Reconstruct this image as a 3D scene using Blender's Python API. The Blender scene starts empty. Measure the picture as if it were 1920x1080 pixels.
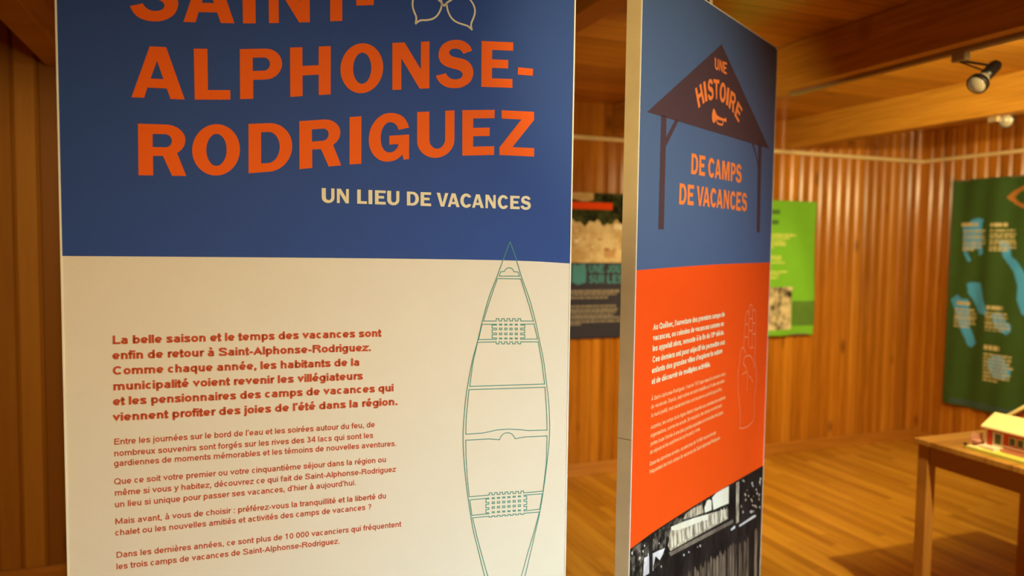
import bpy, bmesh, math, random
from mathutils import Vector, Matrix
from mathutils.geometry import tessellate_polygon
random.seed(7)
S = bpy.context.scene
COL = S.collection
PI = math.pi
R = math.radians

# ------------------------------------------------------------------ camera
F = 1400.0                       # focal length in pixels of the 1920x1080 frame
PITCH, ROLL, WALL_AZ = R(3.3456), R(0.7644), R(68.77)
EYE = Vector((0, 0, 1.5))
def _w(x, y, z):                 # yaw-aligned frame -> room frame (X along the far wall, Y into the room)
    return Vector((x*math.sin(WALL_AZ) + y*math.cos(WALL_AZ), -x*math.cos(WALL_AZ) + y*math.sin(WALL_AZ), z))
_f = (0, math.cos(PITCH), -math.sin(PITCH)); _u = (0, math.sin(PITCH), math.cos(PITCH))
FWD = _w(*_f); _R0 = _w(1, 0, 0); _U0 = _w(*_u)
RIGHT = _R0*math.cos(ROLL) + _U0*math.sin(ROLL); UP = _U0*math.cos(ROLL) - _R0*math.sin(ROLL)
cam = bpy.data.cameras.new('camera'); cam_o = bpy.data.objects.new('camera', cam); COL.objects.link(cam_o)
cam.sensor_width = 36.0; cam.lens = F/1920*36.0; cam.clip_start = 0.02
cam.dof.use_dof = True; cam.dof.focus_distance = 1.36; cam.dof.aperture_fstop = 2.8
M = Matrix((RIGHT, UP, -FWD)).transposed().to_4x4(); M.translation = EYE
cam_o.matrix_world = M
S.camera = cam_o
S.view_settings.view_transform = 'Standard'; S.view_settings.look = 'None'
S.view_settings.gamma = 1.0; S.view_settings.use_curve_mapping = False
S.view_settings.exposure = 0.0
W = bpy.data.worlds.new('world'); S.world = W; W.use_nodes = True
W.node_tree.nodes['Background'].inputs[0].default_value = (0.75, 0.85, 1.0, 1)
W.node_tree.nodes['Background'].inputs[1].default_value = 0.6

# ------------------------------------------------------------------ large lights
WARM = (1.0, 0.765, 0.355)
def look(o, target):
    o.rotation_euler = (Vector(target) - o.location).to_track_quat('-Z', 'Y').to_euler()
def spot(name, loc, target, watts, angle, blend=0.6, radius=0.03, color=WARM):
    l = bpy.data.lights.new(name, 'SPOT'); l.energy = watts; l.spot_size = R(angle); l.spot_blend = blend
    l.shadow_soft_size = radius; l.color = color
    o = bpy.data.objects.new(name, l); COL.objects.link(o); o.location = loc; look(o, target); return o
def area(name, loc, target, w, h, watts, color):
    l = bpy.data.lights.new(name, 'AREA'); l.shape = 'RECTANGLE'; l.size = w; l.size_y = h; l.energy = watts; l.color = color
    o = bpy.data.objects.new(name, l); COL.objects.link(o); o.location = loc; look(o, target); return o
spot('table_spot_light', (2.30, 1.10, 2.12), (3.1, 2.3, 0.6), 180, 115)
spot('room_fill_light', (3.05, 2.50, 2.14), (3.15, 4.0, 0.35), 90, 88, 0.8)  # added fill with no fitting, lights the back floor and far wall
spot('corner_wash_light', (3.90, 1.95, 2.14), (4.45, 4.25, 1.45), 58, 112)  # added wash over the boards of the far corner, no lamp body
spot('beam_wash_light', (2.46, 2.25, 2.12), (3.74, 2.75, 2.22), 68, 110, 0.9)  # added wash to brighten the farther beam and the ceiling beside it
spot('panel_spot_light', (0.25, -1.40, 1.95), (0.0, 1.3, 0.72), 152, 62, 0.9, color=(1.0, 0.69, 0.28))
spot('rail_fill_light', (0.30, -0.55, 2.14), (0.86, 1.37, 1.88), 115, 26, 0.9)  # narrow fill added only to brighten the top of the side rail
spot('neutral_fill_light', (1.95, 0.05, 2.12), (0.80, 1.35, 1.02), 100, 80, 1.0, color=(0.90, 0.94, 0.92))  # added unseen source, makes the panels brighter and cooler towards the right
spot('gap_fill_light', (1.65, 2.05, 1.98), (2.15, 4.2, 1.45), 40, 120, 1.0)  # added fill for the wall and beam behind the gap, no fitting
spot('left_fill_light', (-0.25, 2.05, 2.00), (-0.85, 3.6, 0.85), 27, 96)  # added fill to lift the left wall, no lamp stands here
area('window_daylight', (1.95, -2.42, 1.05), (0.95, 1.3, 0.10), 1.2, 1.2, 14, (0.40, 0.72, 1.0)).data.spread = R(44)

# ------------------------------------------------------------------ helpers
def ray(x, y): return FWD + RIGHT*((x-960)/F) - UP*((y-540)/F)
def on_plane(x, y, p0, n):
    d = ray(x, y); return EYE + d*((Vector(p0)-EYE).dot(n)/d.dot(n))
def on_z(x, y, z):
    d = ray(x, y); return EYE + d*((z-EYE.z)/d.z)
def lin(c): c /= 255.0; return c/12.92 if c <= 0.04045 else ((c+0.055)/1.055)**2.4
def rgb(r, g, b): return (lin(r), lin(g), lin(b), 1)

def mesh_obj(name, verts, faces, mats, parent=None, mi=None, smooth=False):
    me = bpy.data.meshes.new(name); me.from_pydata([tuple(v) for v in verts], [], faces)
    for m in (mats if isinstance(mats, (list, tuple)) else [mats]): me.materials.append(m)
    if mi: me.polygons.foreach_set('material_index', mi)
    if smooth: me.polygons.foreach_set('use_smooth', [True]*len(me.polygons))
    me.update()
    o = bpy.data.objects.new(name, me); COL.objects.link(o)
    if parent: o.parent = parent
    return o
def bm_obj(name, bm, mat, parent=None, smooth=False):
    bmesh.ops.recalc_face_normals(bm, faces=bm.faces)
    me = bpy.data.meshes.new(name); bm.to_mesh(me); bm.free(); me.materials.append(mat)
    if smooth:
        for p in me.polygons: p.use_smooth = True
    o = bpy.data.objects.new(name, me); COL.objects.link(o)
    if parent: o.parent = parent
    return o
def rel(o, parent):              # parent that keeps the world placement (parents here are unrotated empties)
    o.parent = parent; o.matrix_parent_inverse = Matrix.Translation(-Vector(parent.location))
def add_box(bm, a, b, bev=0.0, mtx=None):
    a, b = Vector(a), Vector(b); c = (a+b)/2; s = b-a
    r = bmesh.ops.create_cube(bm, size=1.0, matrix=Matrix.Translation(c) @ Matrix.Diagonal((abs(s.x), abs(s.y), abs(s.z), 1)))
    vs = r['verts']
    if bev > 0:
        es = list({e for v in vs for e in v.link_edges})
        rb = bmesh.ops.bevel(bm, geom=es, offset=bev, segments=2, affect='EDGES', profile=0.6)
        vs = list({v for f in rb['faces'] for v in f.verts} | {v for v in vs if v.is_valid})
    if mtx is not None: bmesh.ops.transform(bm, matrix=mtx, verts=vs)
def box(name, a, b, mat, parent=None, bev=0.0, mtx=None):
    bm = bmesh.new(); add_box(bm, a, b, bev, mtx); return bm_obj(name, bm, mat, parent)
def add_lathe(bm, prof, mtx, n=24):   # prof: (radius, height) pairs along local Z
    rings = []
    for r, z in prof:
        rings.append([bm.verts.new(mtx @ Vector((max(r, 1e-5)*math.cos(2*PI*k/n), max(r, 1e-5)*math.sin(2*PI*k/n), z))) for k in range(n)])
    for i in range(len(rings)-1):
        for k in range(n):
            bm.faces.new((rings[i][k], rings[i][(k+1) % n], rings[i+1][(k+1) % n], rings[i+1][k]))
    bm.faces.new(rings[0]); bm.faces.new(rings[-1][::-1])
def add_tube(bm, p, q, r, n=12):
    p, q = Vector(p), Vector(q); d = q-p
    add_lathe(bm, [(r, 0), (r, d.length)], Matrix.Translation(p) @ d.to_track_quat('Z', 'Y').to_matrix().to_4x4(), n)
def empty(name, loc, label, cat, group=None):
    o = bpy.data.objects.new(name, None); COL.objects.link(o); o.location = loc; o.empty_display_size = 0.1
    o['label'] = label; o['category'] = cat
    if group: o['group'] = group
    return o
def tag(o, label, cat, group=None):
    o['label'] = label; o['category'] = cat
    if group: o['group'] = group
    return o
def structure(o): o['kind'] = 'structure'; return o

# ------------------------------------------------------------------ materials
def node_mat(name):
    m = bpy.data.materials.new(name); m.use_nodes = True; nt = m.node_tree
    return m, nt, nt.nodes['Principled BSDF']
def N(nt, t, **k):
    n = nt.nodes.new(t)
    for a, v in k.items(): setattr(n, a, v)
    return n
def math_node(nt, op, a, b=None):
    n = N(nt, 'ShaderNodeMath', operation=op)
    for i, v in enumerate((a, b)):
        if v is None: continue
        if isinstance(v, (int, float)): n.inputs[i].default_value = v
        else: nt.links.new(v, n.inputs[i])
    return n.outputs[0]
def ramp(nt, fac, stops):
    n = N(nt, 'ShaderNodeValToRGB'); e = n.color_ramp.elements
    while len(e) < len(stops): e.new(0.5)
    for i, (p, c) in enumerate(stops): e[i].position = p; e[i].color = c
    nt.links.new(fac, n.inputs[0]); return n.outputs[0]
def plain(name, col, rough=0.6, metal=0.0, spec=0.5, bump=0.0, bscale=900.0, var=0.06):
    m, nt, b = node_mat(name); L = nt.links
    tc = N(nt, 'ShaderNodeTexCoord')
    nz = N(nt, 'ShaderNodeTexNoise'); nz.inputs['Scale'].default_value = 14; nz.inputs['Detail'].default_value = 4
    L.new(tc.outputs['Object'], nz.inputs['Vector'])
    lo = tuple(c*(1-var) for c in col[:3]) + (1,); hi = tuple(min(1, c*(1+var)) for c in col[:3]) + (1,)
    L.new(ramp(nt, nz.outputs[0], [(0.3, lo), (0.7, hi)]), b.inputs['Base Color'])
    b.inputs['Roughness'].default_value = rough; b.inputs['Metallic'].default_value = metal
    b.inputs['Specular IOR Level'].default_value = spec
    if bump > 0:
        n2 = N(nt, 'ShaderNodeTexNoise'); n2.inputs['Scale'].default_value = bscale; n2.inputs['Detail'].default_value = 1
        L.new(tc.outputs['Object'], n2.inputs['Vector'])
        bp = N(nt, 'ShaderNodeBump'); bp.inputs['Strength'].default_value = bump; bp.inputs['Distance'].default_value = 0.001
        L.new(n2.outputs[0], bp.inputs['Height']); L.new(bp.outputs[0], b.inputs['Normal'])
    return m
def wood(name, dark, mid, light, across='X', along='Z', pitch=0.088, phase=0.0, rough=0.4, boards=0.35, knots=True, stag=0.0, groove=0.0, coat=0.0):
    """varnished boards: tone per board, grain stretched along the board, scattered knots"""
    m, nt, b = node_mat(name); L = nt.links
    tc = N(nt, 'ShaderNodeTexCoord'); sp = N(nt, 'ShaderNodeSeparateXYZ'); L.new(tc.outputs['Object'], sp.inputs[0])
    ac, al = sp.outputs[across], sp.outputs[along]
    bx = math_node(nt, 'DIVIDE', math_node(nt, 'ADD', ac, phase), pitch)
    bi = math_node(nt, 'FLOOR', bx)
    wn = N(nt, 'ShaderNodeTexWhiteNoise', noise_dimensions='1D'); L.new(bi, wn.inputs['W'])
    tone = wn.outputs['Value']
    if stag > 0:
        off = math_node(nt, 'MULTIPLY', tone, 7.3)
        seg = math_node(nt, 'FLOOR', math_node(nt, 'DIVIDE', math_node(nt, 'ADD', al, off), stag))
        w2 = N(nt, 'ShaderNodeTexWhiteNoise', noise_dimensions='2D')
        cb = N(nt, 'ShaderNodeCombineXYZ'); L.new(bi, cb.inputs[0]); L.new(seg, cb.inputs[1]); L.new(cb.outputs[0], w2.inputs['Vector'])
        tone = w2.outputs['Value']
    cv = N(nt, 'ShaderNodeCombineXYZ')
    L.new(math_node(nt, 'MULTIPLY', ac, 34.0), cv.inputs[0]); L.new(math_node(nt, 'MULTIPLY', al, 1.6), cv.inputs[1])
    L.new(math_node(nt, 'MULTIPLY', tone, 40.0), cv.inputs[2])
    nz = N(nt, 'ShaderNodeTexNoise'); nz.inputs['Scale'].default_value = 1.6; nz.inputs['Detail'].default_value = 5; nz.inputs['Distortion'].default_value = 0.6
    L.new(cv.outputs[0], nz.inputs['Vector'])
    f = math_node(nt, 'ADD', math_node(nt, 'MULTIPLY', nz.outputs[0], 1-boards), math_node(nt, 'MULTIPLY', tone, boards))
    col = ramp(nt, f, [(0.25, dark), (0.5, mid), (0.75, light)])
    if knots:
        ck = N(nt, 'ShaderNodeCombineXYZ')
        L.new(math_node(nt, 'DIVIDE', ac, pitch), ck.inputs[0]); L.new(math_node(nt, 'MULTIPLY', al, 4.2), ck.inputs[1])
        vo = N(nt, 'ShaderNodeTexVoronoi'); vo.inputs['Scale'].default_value = 0.55; L.new(ck.outputs[0], vo.inputs['Vector'])
        kf = ramp(nt, vo.outputs['Distance'], [(0.05, (1, 1, 1, 1)), (0.16, (0, 0, 0, 1))])
        mx = N(nt, 'ShaderNodeMix', data_type='RGBA'); L.new(math_node(nt, 'MULTIPLY', kf, 0.65), mx.inputs[0]); L.new(col, mx.inputs[6])
        mx.inputs[7].default_value = tuple(c*0.35 for c in dark[:3]) + (1,); col = mx.outputs[2]
    if groove > 0:
        fr = math_node(nt, 'FRACT', bx)
        ed = math_node(nt, 'MINIMUM', fr, math_node(nt, 'SUBTRACT', 1.0, fr))
        gm = math_node(nt, 'LESS_THAN', ed, groove)
        mx = N(nt, 'ShaderNodeMix', data_type='RGBA'); L.new(math_node(nt, 'MULTIPLY', gm, 0.75), mx.inputs[0]); L.new(col, mx.inputs[6])
        mx.inputs[7].default_value = tuple(c*0.3 for c in dark[:3]) + (1,); col = mx.outputs[2]
    L.new(col, b.inputs['Base Color'])
    b.inputs['Roughness'].default_value = rough; b.inputs['Specular IOR Level'].default_value = 0.4
    b.inputs['Coat Weight'].default_value = coat; b.inputs['Coat Roughness'].default_value = 0.22
    bp = N(nt, 'ShaderNodeBump'); bp.inputs['Strength'].default_value = 0.12; bp.inputs['Distance'].default_value = 0.002
    L.new(nz.outputs[0], bp.inputs['Height']); L.new(bp.outputs[0], b.inputs['Normal'])
    return m

PINE = (rgb(156, 94, 18), rgb(188, 118, 30), rgb(206, 138, 42))
m_wall = wood('pine_wall_boards', *PINE, across='X', along='Z', rough=0.23, boards=0.40)
m_wall_y = wood('pine_wall_boards_side', *PINE, across='Y', along='Z', rough=0.23, boards=0.40)
m_wall_left = wood('pine_wall_boards_aged', rgb(150, 94, 24), rgb(174, 114, 34), rgb(192, 130, 42), across='X', along='Z', rough=0.40, boards=0.62, phase=2.288)
m_ceil = wood('ceiling_boards', rgb(162, 106, 26), rgb(198, 136, 40), rgb(214, 154, 54), across='Y', along='X', pitch=0.09, rough=0.28, boards=0.4, groove=0.03)
m_floor = wood('strip_floor', rgb(166, 110, 26), rgb(202, 144, 40), rgb(224, 168, 56), across='X', along='Y', pitch=0.057, rough=0.33, boards=0.35, knots=False, stag=1.1, groove=0.015)
m_beam = wood('beam_timber', rgb(166, 114, 32), rgb(200, 142, 44), rgb(216, 160, 58), across='Z', along='Y', pitch=0.3, rough=0.5, boards=0.1)
m_base = wood('baseboard_pine', rgb(164, 104, 32), rgb(190, 124, 42), rgb(206, 140, 54), across='Z', along='X', pitch=0.3, rough=0.4, boards=0.1)
m_table = wood('table_wood', rgb(160, 108, 46), rgb(186, 136, 62), rgb(204, 154, 78), across='Y', along='X', pitch=0.11, rough=0.35, boards=0.25)
m_table_leg = wood('table_leg_wood', rgb(160, 108, 44), rgb(192, 136, 60), rgb(208, 152, 74), across='X', along='Z', pitch=0.2, rough=0.4, boards=0.1)
m_trim = plain('cream_painted_trim', rgb(236, 214, 160), 0.45)
m_alu = plain('anodised_aluminium', rgb(240, 220, 172), 0.5, metal=0.08)
m_alu_edge = plain('aluminium_lip', rgb(250, 242, 214), 0.4, metal=0.0)
m_cream = plain('cream_print', rgb(240, 229, 202), 0.75, bump=0.25, var=0.012)
m_blue = plain('blue_print', rgb(42, 76, 146), 0.62, spec=0.3, bump=0.25, var=0.02)
m_blue2 = plain('slate_blue_print', rgb(72, 98, 136), 0.55, bump=0.25, var=0.02)
m_orange = plain('orange_print', rgb(255, 104, 14), 0.65, spec=0.2, bump=0.2, var=0.015)
m_orange_bg = plain('orange_ground_print', rgb(250, 82, 6), 0.7, spec=0.2, bump=0.25, var=0.015)
m_orange2 = plain('amber_letter_print', rgb(250, 132, 52), 0.65, var=0.015)
m_rust = plain('rust_ink_print', rgb(202, 78, 30), 0.75, var=0.02)
m_ivory = plain('ivory_print', rgb(246, 232, 186), 0.7, var=0.015)
m_teal = plain('teal_line_print', rgb(74, 146, 126), 0.7, var=0.02)
m_tent = plain('dark_brown_print', rgb(72, 46, 50), 0.65, bump=0.2, var=0.03)
m_peach = plain('peach_line_print', rgb(250, 150, 96), 0.7, var=0.02)
m_pale = plain('pale_text_print', rgb(252, 205, 140), 0.7, var=0.02)
m_black = plain('matt_black_metal', rgb(22, 18, 16), 0.45)
m_chrome = plain('grey_metal', rgb(180, 178, 172), 0.35, metal=0.8)

def photo_mat(name, a, b_, scale, stretch=(1, 1, 1), lo=0.4, hi=0.6, rough=0.7):
    m, nt, b = node_mat(name); L = nt.links
    tc = N(nt, 'ShaderNodeTexCoord'); mp = N(nt, 'ShaderNodeMapping'); mp.inputs['Scale'].default_value = stretch
    L.new(tc.outputs['Object'], mp.inputs[0])
    nz = N(nt, 'ShaderNodeTexNoise'); nz.inputs['Scale'].default_value = scale; nz.inputs['Detail'].default_value = 6; nz.inputs['Roughness'].default_value = 0.65
    L.new(mp.outputs[0], nz.inputs['Vector'])
    L.new(ramp(nt, nz.outputs[0], [(lo, a), (hi, b_)]), b.inputs['Base Color']); b.inputs['Roughness'].default_value = rough; b.inputs['Specular IOR Level'].default_value = 0.12
    return m

# ------------------------------------------------------------------ room shell
XR, YF, YL, ZC = 5.08, 4.30, 3.60, 2.405
XW, YB, XRET = -2.3, -2.5, 0.55
def boards_profile(length, pitch, dx, depth, phase):
    """plan of a boarded wall: flat faces parted by V channels; returns (s, depth) pairs"""
    pts = [(0.0, 0.0)]; k = 0
    while True:
        c = phase + k*pitch; k += 1
        if c - dx <= 0.001: continue
        if c + dx >= length: break
        pts += [(c-dx, 0.0), (c-0.0015, depth), (c+0.0015, depth), (c+dx, 0.0)]
    pts.append((length, 0.0)); return pts
def board_wall(name, p0, p1, into, z0, z1, mat, pitch=0.088, dx=0.016, depth=0.014, phase=0.0, thick=0.06):
    p0, p1, into = Vector(p0), Vector(p1), Vector(into); d = (p1-p0); ln = d.length; d.normalize()
    prof = boards_profile(ln, pitch, dx, depth, phase)
    V, Fc = [], []
    for s, dp in prof:
        q = p0 + d*s + into*dp; V += [(q.x, q.y, z0), (q.x, q.y, z1)]
    n = len(prof)
    for i in range(n-1): Fc.append((2*i, 2*i+2, 2*i+3, 2*i+1))
    for q in (p0 + into*thick, p1 + into*thick): V += [(q.x, q.y, z0), (q.x, q.y, z1)]
    a, b = 2*n, 2*n+2
    Fc += [(a, a+1, b+1, b), (0, 1, a+1, a), (2*n-2, b, b+1, 2*n-1)]
    Fc.append(tuple([2*i+1 for i in range(n)] + [b+1, a+1])); Fc.append(tuple([2*i for i in range(n)][::-1] + [a, b]))
    return structure(mesh_obj(name, V, Fc, mat))
structure(box('floor', (XW-0.1, YB-0.1, -0.06), (XR+0.1, YF+0.1, 0), m_floor))
structure(box('ceiling', (XW-0.1, YB-0.1, ZC), (XR+0.1, YF+0.1, ZC+0.06), m_ceil))
board_wall('wall_far', (XRET, YF, 0), (XR, YF, 0), (0, 1, 0), 0, ZC, m_wall, dx=0.019, depth=0.0138)
board_wall('wall_right', (XR, YF, 0), (XR, YB, 0), (1, 0, 0), 0, ZC, m_wall_y, dx=0.019, depth=0.0138)
board_wall('wall_left', (XW, YL, 0), (XRET-0.06, YL, 0), (0, 1, 0), 0, ZC, m_wall_left, dx=0.0085, depth=0.017, phase=0.012)
structure(box('wall_left_return', (XRET-0.06, YL, 0), (XRET, YF+0.06, ZC), m_wall_y))
structure(box('wall_left_side', (XW-0.06, YB, 0), (XW, YL+0.06, ZC), m_wall_y))
bm = bmesh.new()                                                   # rear wall with its window opening
WX0, WX1, WZ0, WZ1 = 1.3, 2.6, 0.42, 1.68
add_box(bm, (XW, YB-0.08, 0), (WX0, YB, ZC)); add_box(bm, (WX1, YB-0.08, 0), (XR, YB, ZC))
add_box(bm, (WX0, YB-0.08, 0), (WX1, YB, WZ0)); add_box(bm, (WX0, YB-0.08, WZ1), (WX1, YB, ZC))
structure(bm_obj('wall_rear', bm, m_wall))
bm = bmesh.new()
for a, b in (((WX0-0.06, WZ0-0.06), (WX0, WZ1+0.06)), ((WX1, WZ0-0.06), (WX1+0.06, WZ1+0.06)), ((WX0, WZ1), (WX1, WZ1+0.06)), ((WX0, WZ0-0.06), (WX1, WZ0))):
    add_box(bm, (a[0], YB, a[1]), (b[0], YB+0.02, b[1]))
structure(bm_obj('window_1', bm, m_trim))
# ceiling beams run from the camera side to the far wall
for k, (x0, x1, y1) in enumerate(((2.35, 2.44, YF), (3.74, 3.84, YF), (1.02, 1.11, YF), (-0.665, -0.56, YL))):
    structure(box('beam', (x0, YB, 2.205), (x1, y1, ZC), m_beam, bev=0.004))
structure(box('trim_1', (XRET, YF-0.014, 2.168), (XR, YF, 2.194), m_trim, bev=0.003))
structure(box('trim_2', (XR-0.014, YB, 2.168), (XR, YF-0.014, 2.194), m_trim, bev=0.003))
structure(box('baseboard_far', (XRET, YF-0.016, 0), (XR, YF, 0.085), m_base, bev=0.003))
structure(box('baseboard_right', (XR-0.016, YB, 0), (XR, YF-0.016, 0.085), m_base, bev=0.003))
structure(box('baseboard_left', (XW, YL-0.016, 0), (XRET-0.06, YL, 0.112), m_base, bev=0.004))

# ------------------------------------------------------------------ lettering
def herm(pts, closed=True, n=7):
    """pts: (x, y, smooth); rounds the runs of smooth points"""
    out = []; m = len(pts)
    def tan(i):
        if not closed and i in (0, m-1): return None
        if not pts[i][2]: return None
        a, b = pts[(i-1) % m], pts[(i+1) % m]
        return ((b[0]-a[0])/2, (b[1]-a[1])/2)
    for i in range(m if closed else m-1):
        p, q = pts[i], pts[(i+1) % m]
        out.append((p[0], p[1]))
        if not (p[2] or q[2]): continue
        c = (q[0]-p[0], q[1]-p[1]); L = math.hypot(*c) or 1
        def sc(t):
            if t is None: return c
            k = L/(math.hypot(*t) or 1); return (t[0]*k, t[1]*k)
        t0, t1 = sc(tan(i)), sc(tan((i+1) % m))
        for j in range(1, n):
            u = j/n; h0 = 2*u**3-3*u*u+1; h1 = u**3-2*u*u+u; h2 = -2*u**3+3*u*u; h3 = u**3-u*u
            out.append((h0*p[0]+h1*t0[0]+h2*q[0]+h3*t1[0], h0*p[1]+h1*t0[1]+h2*q[1]+h3*t1[1]))
    if not closed: out.append(pts[-1][:2])
    return out
def arc(cx, cy, rx, ry, a0, a1, n=14):
    return [(cx+rx*math.cos(R(a0+(a1-a0)*i/n)), cy+ry*math.sin(R(a0+(a1-a0)*i/n))) for i in range(n+1)]
def corners(*p): return [(x, y) for x, y in p]
def trace(pts, fx, fy): return herm([(fx(p), fy(p), len(p) < 3) for p in pts])
# heavy grotesque capitals in a unit box (x 0..1, y 0..1): [outline, hole, ...]
def _S():
    P = [(622,210,0),(590,140),(530,85),(450,50),(360,42),(260,60),(170,110),(115,190),(98,275),(110,345),(150,410),(220,455),(300,482),(380,502),(440,527),(470,565),(472,592),(455,625),(410,648),(345,655),(285,640),(240,605),(210,560,0),(57,600,0),(85,660),(130,720),(200,765),(280,788),(345,792),(430,785),(520,750),(590,695),(630,620),(642,545),(630,480),(595,415),(540,365),(470,335),(400,320),(330,305),(285,280),(265,245),(270,215),(300,188),(360,178),(410,188),(455,215),(482,260,0)]
    return [trace(P, lambda p: (p[0]-57)/585, lambda p: 1-(p[1]-42)/750)]
def _G():
    P = [(1137,285,0),(1110,210),(1050,125),(960,75),(860,58),(760,70),(670,120),(590,205),(535,310),(512,430),(512,530),(535,625),(590,720),(670,785),(760,815),(840,812),(920,790),(985,750),(1030,705,0),(1050,785,0),(1137,775,0),(1137,392,0),(825,412,0),(825,550,0),(968,540,0),(960,580),(930,625),(885,660),(830,672),(780,660),(735,620),(705,555),(693,450),(700,370),(725,290),(770,230),(820,203),(870,205),(920,230),(955,275),(970,320,0)]
    return [trace(P, lambda p: (p[0]-510)/627, lambda p: 1-(p[1]-58)/757)]
CAP = {
 'A': [corners((0,0),(.337,1),(.645,1),(1,0),(.729,0),(.657,.2),(.295,.2),(.235,0)), corners((.355,.38),(.594,.38),(.474,.73))],
 'C': None, 'S': _S(), 'G': _G(),
 'D': [corners((0,0),(0,1)) + [(.48,1)] + arc(.48,.5,.52,.5,90,-90,22)[1:], corners((.284,.18),(.45,.18)) + arc(.45,.5,.26,.32,-90,90,18)[1:] + corners((.284,.82))],
 'E': [corners((0,0),(0,1),(1,1),(1,.816),(.335,.816),(.335,.61),(.85,.61),(.85,.424),(.335,.424),(.335,.195),(1,.195),(1,0))],
 'H': [corners((0,0),(0,1),(.3,1),(.3,.617),(.7,.617),(.7,1),(1,1),(1,0),(.7,0),(.7,.422),(.3,.422),(.3,0))],
 'I': [corners((0,0),(0,1),(1,1),(1,0))], '-': [corners((0,0),(0,1),(1,1),(1,0))],
 'L': [corners((0,0),(0,1),(.37,1),(.37,.19),(1,.19),(1,0))],
 'M': [corners((0,0),(0,1),(.33,1),(.5,.4),(.67,1),(1,1),(1,0),(.77,0),(.77,.68),(.585,0),(.415,0),(.23,.68),(.23,0))],
 'N': [corners((0,0),(0,1),(.326,1),(.766,.41),(.766,1),(1,1),(1,0),(.734,0),(.24,.665),(.24,0))],
 'O': [arc(.5,.5,.5,.5,0,360,44)[:-1], arc(.505,.5,.213,.312,0,360,36)[:-1]],
 'P': [corners((0,0),(0,1)) + [(.6,1)] + arc(.6,.69,.4,.31,90,-90,18)[1:] + corners((.31,.38),(.31,0)), corners((.3,.558),(.56,.558)) + arc(.56,.691,.15,.133,-90,90,12)[1:] + corners((.3,.824))],
 'R': [corners((0,0),(0,1)) + [(.58,1)] + arc(.58,.70,.4,.30,90,-56,18)[1:] + corners((1,0),(.697,0),(.51,.385),(.302,.385),(.302,0)), corners((.296,.555),(.56,.555)) + arc(.56,.683,.137,.128,-90,90,12)[1:] + corners((.296,.811))],
 'T': [corners((.335,0),(.335,.815),(0,.815),(0,1),(1,1),(1,.815),(.665,.815),(.665,0))],
 'U': [corners((0,1),(.323,1)) + [(.323,.42)] + arc(.535,.40,.213,.205,180,360,16)[1:] + corners((.75,1),(1,1)) + [(1,.38)] + arc(.5,.38,.5,.38,0,-180,24)[1:]],
 'V': [corners((0,1),(.29,1),(.5,.26),(.72,1),(1,1),(.64,0),(.345,0))],
 'Z': [corners((.063,1),(1,1),(1,.82),(.37,.19),(1,.19),(1,0),(0,0),(0,.165),(.63,.815),(.063,.815))],
}
CAP['C'] = [arc(.51,.5,.51,.5,33,327,32) + arc(.52,.5,.235,.305,318,42,26)]
def bil(q, u, v):                # q: TL, TR, BR, BL
    (ax, ay), (bx, by), (cx, cy), (dx, dy) = q
    return (dx*(1-u)*(1-v)+cx*u*(1-v)+ax*(1-u)*v+bx*u*v, dy*(1-u)*(1-v)+cy*u*(1-v)+ay*(1-u)*v+by*u*v)

class Print:
    """flat printed shapes collected on one plane; every point goes through fn -> 3-D point"""
    def __init__(self, fn): self.fn = fn; self.V = []; self.F = []; self.mi = []; self.lift = 0.0
    def poly(self, loops, mi=0):
        flat = [p for l in loops for p in l]
        base = len(self.V); self.V += [self.fn(p[0], p[1], self.lift) for p in flat]
        tris = tessellate_polygon([[Vector((p[0], p[1], 0)) for p in l] for l in loops])
        for t in tris: self.F.append(tuple(base+i for i in t)); self.mi.append(mi)
    def ribbon(self, pts, t, mi=0, closed=False, warp=None):
        pts = [Vector(p[:2]) for p in pts]
        P = [pts[0]]
        for p in pts[1:]:
            if (p-P[-1]).length > 1e-6: P.append(p)
        n = len(P)
        if n < 2: return
        Lp, Rp = [], []
        for i in range(n):
            a = P[i]-P[i-1] if (i > 0 or closed) else P[1]-P[0]
            b = P[(i+1) % n]-P[i] if (i < n-1 or closed) else P[-1]-P[-2]
            a = a.normalized(); b = b.normalized(); tt = a+b
            if tt.length < 1e-4: tt = a
            tt.normalize(); nn = Vector((-tt.y, tt.x)); k = 1/max(0.45, nn.dot(Vector((-a.y, a.x))))
            Lp.append(P[i]+nn*t/2*k); Rp.append(P[i]-nn*t/2*k)
        base = len(self.V); w = warp or (lambda x, y: (x, y))
        for l, r in zip(Lp, Rp): self.V += [self.fn(*w(l.x, l.y), self.lift), self.fn(*w(r.x, r.y), self.lift)]
        for i in range(n if closed else n-1):
            a, b = base+2*i, base+2*((i+1) % n); self.F.append((a, a+1, b+1, b)); self.mi.append(mi)
    def caps(self, ch, quad, mi=0):
        self.poly([[bil(quad, u, v) for u, v in l] for l in CAP[ch]], mi)
    def build(self, name, mats, parent):
        o = mesh_obj(name, self.V, self.F, mats, mi=self.mi); rel(o, parent); return o

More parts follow.
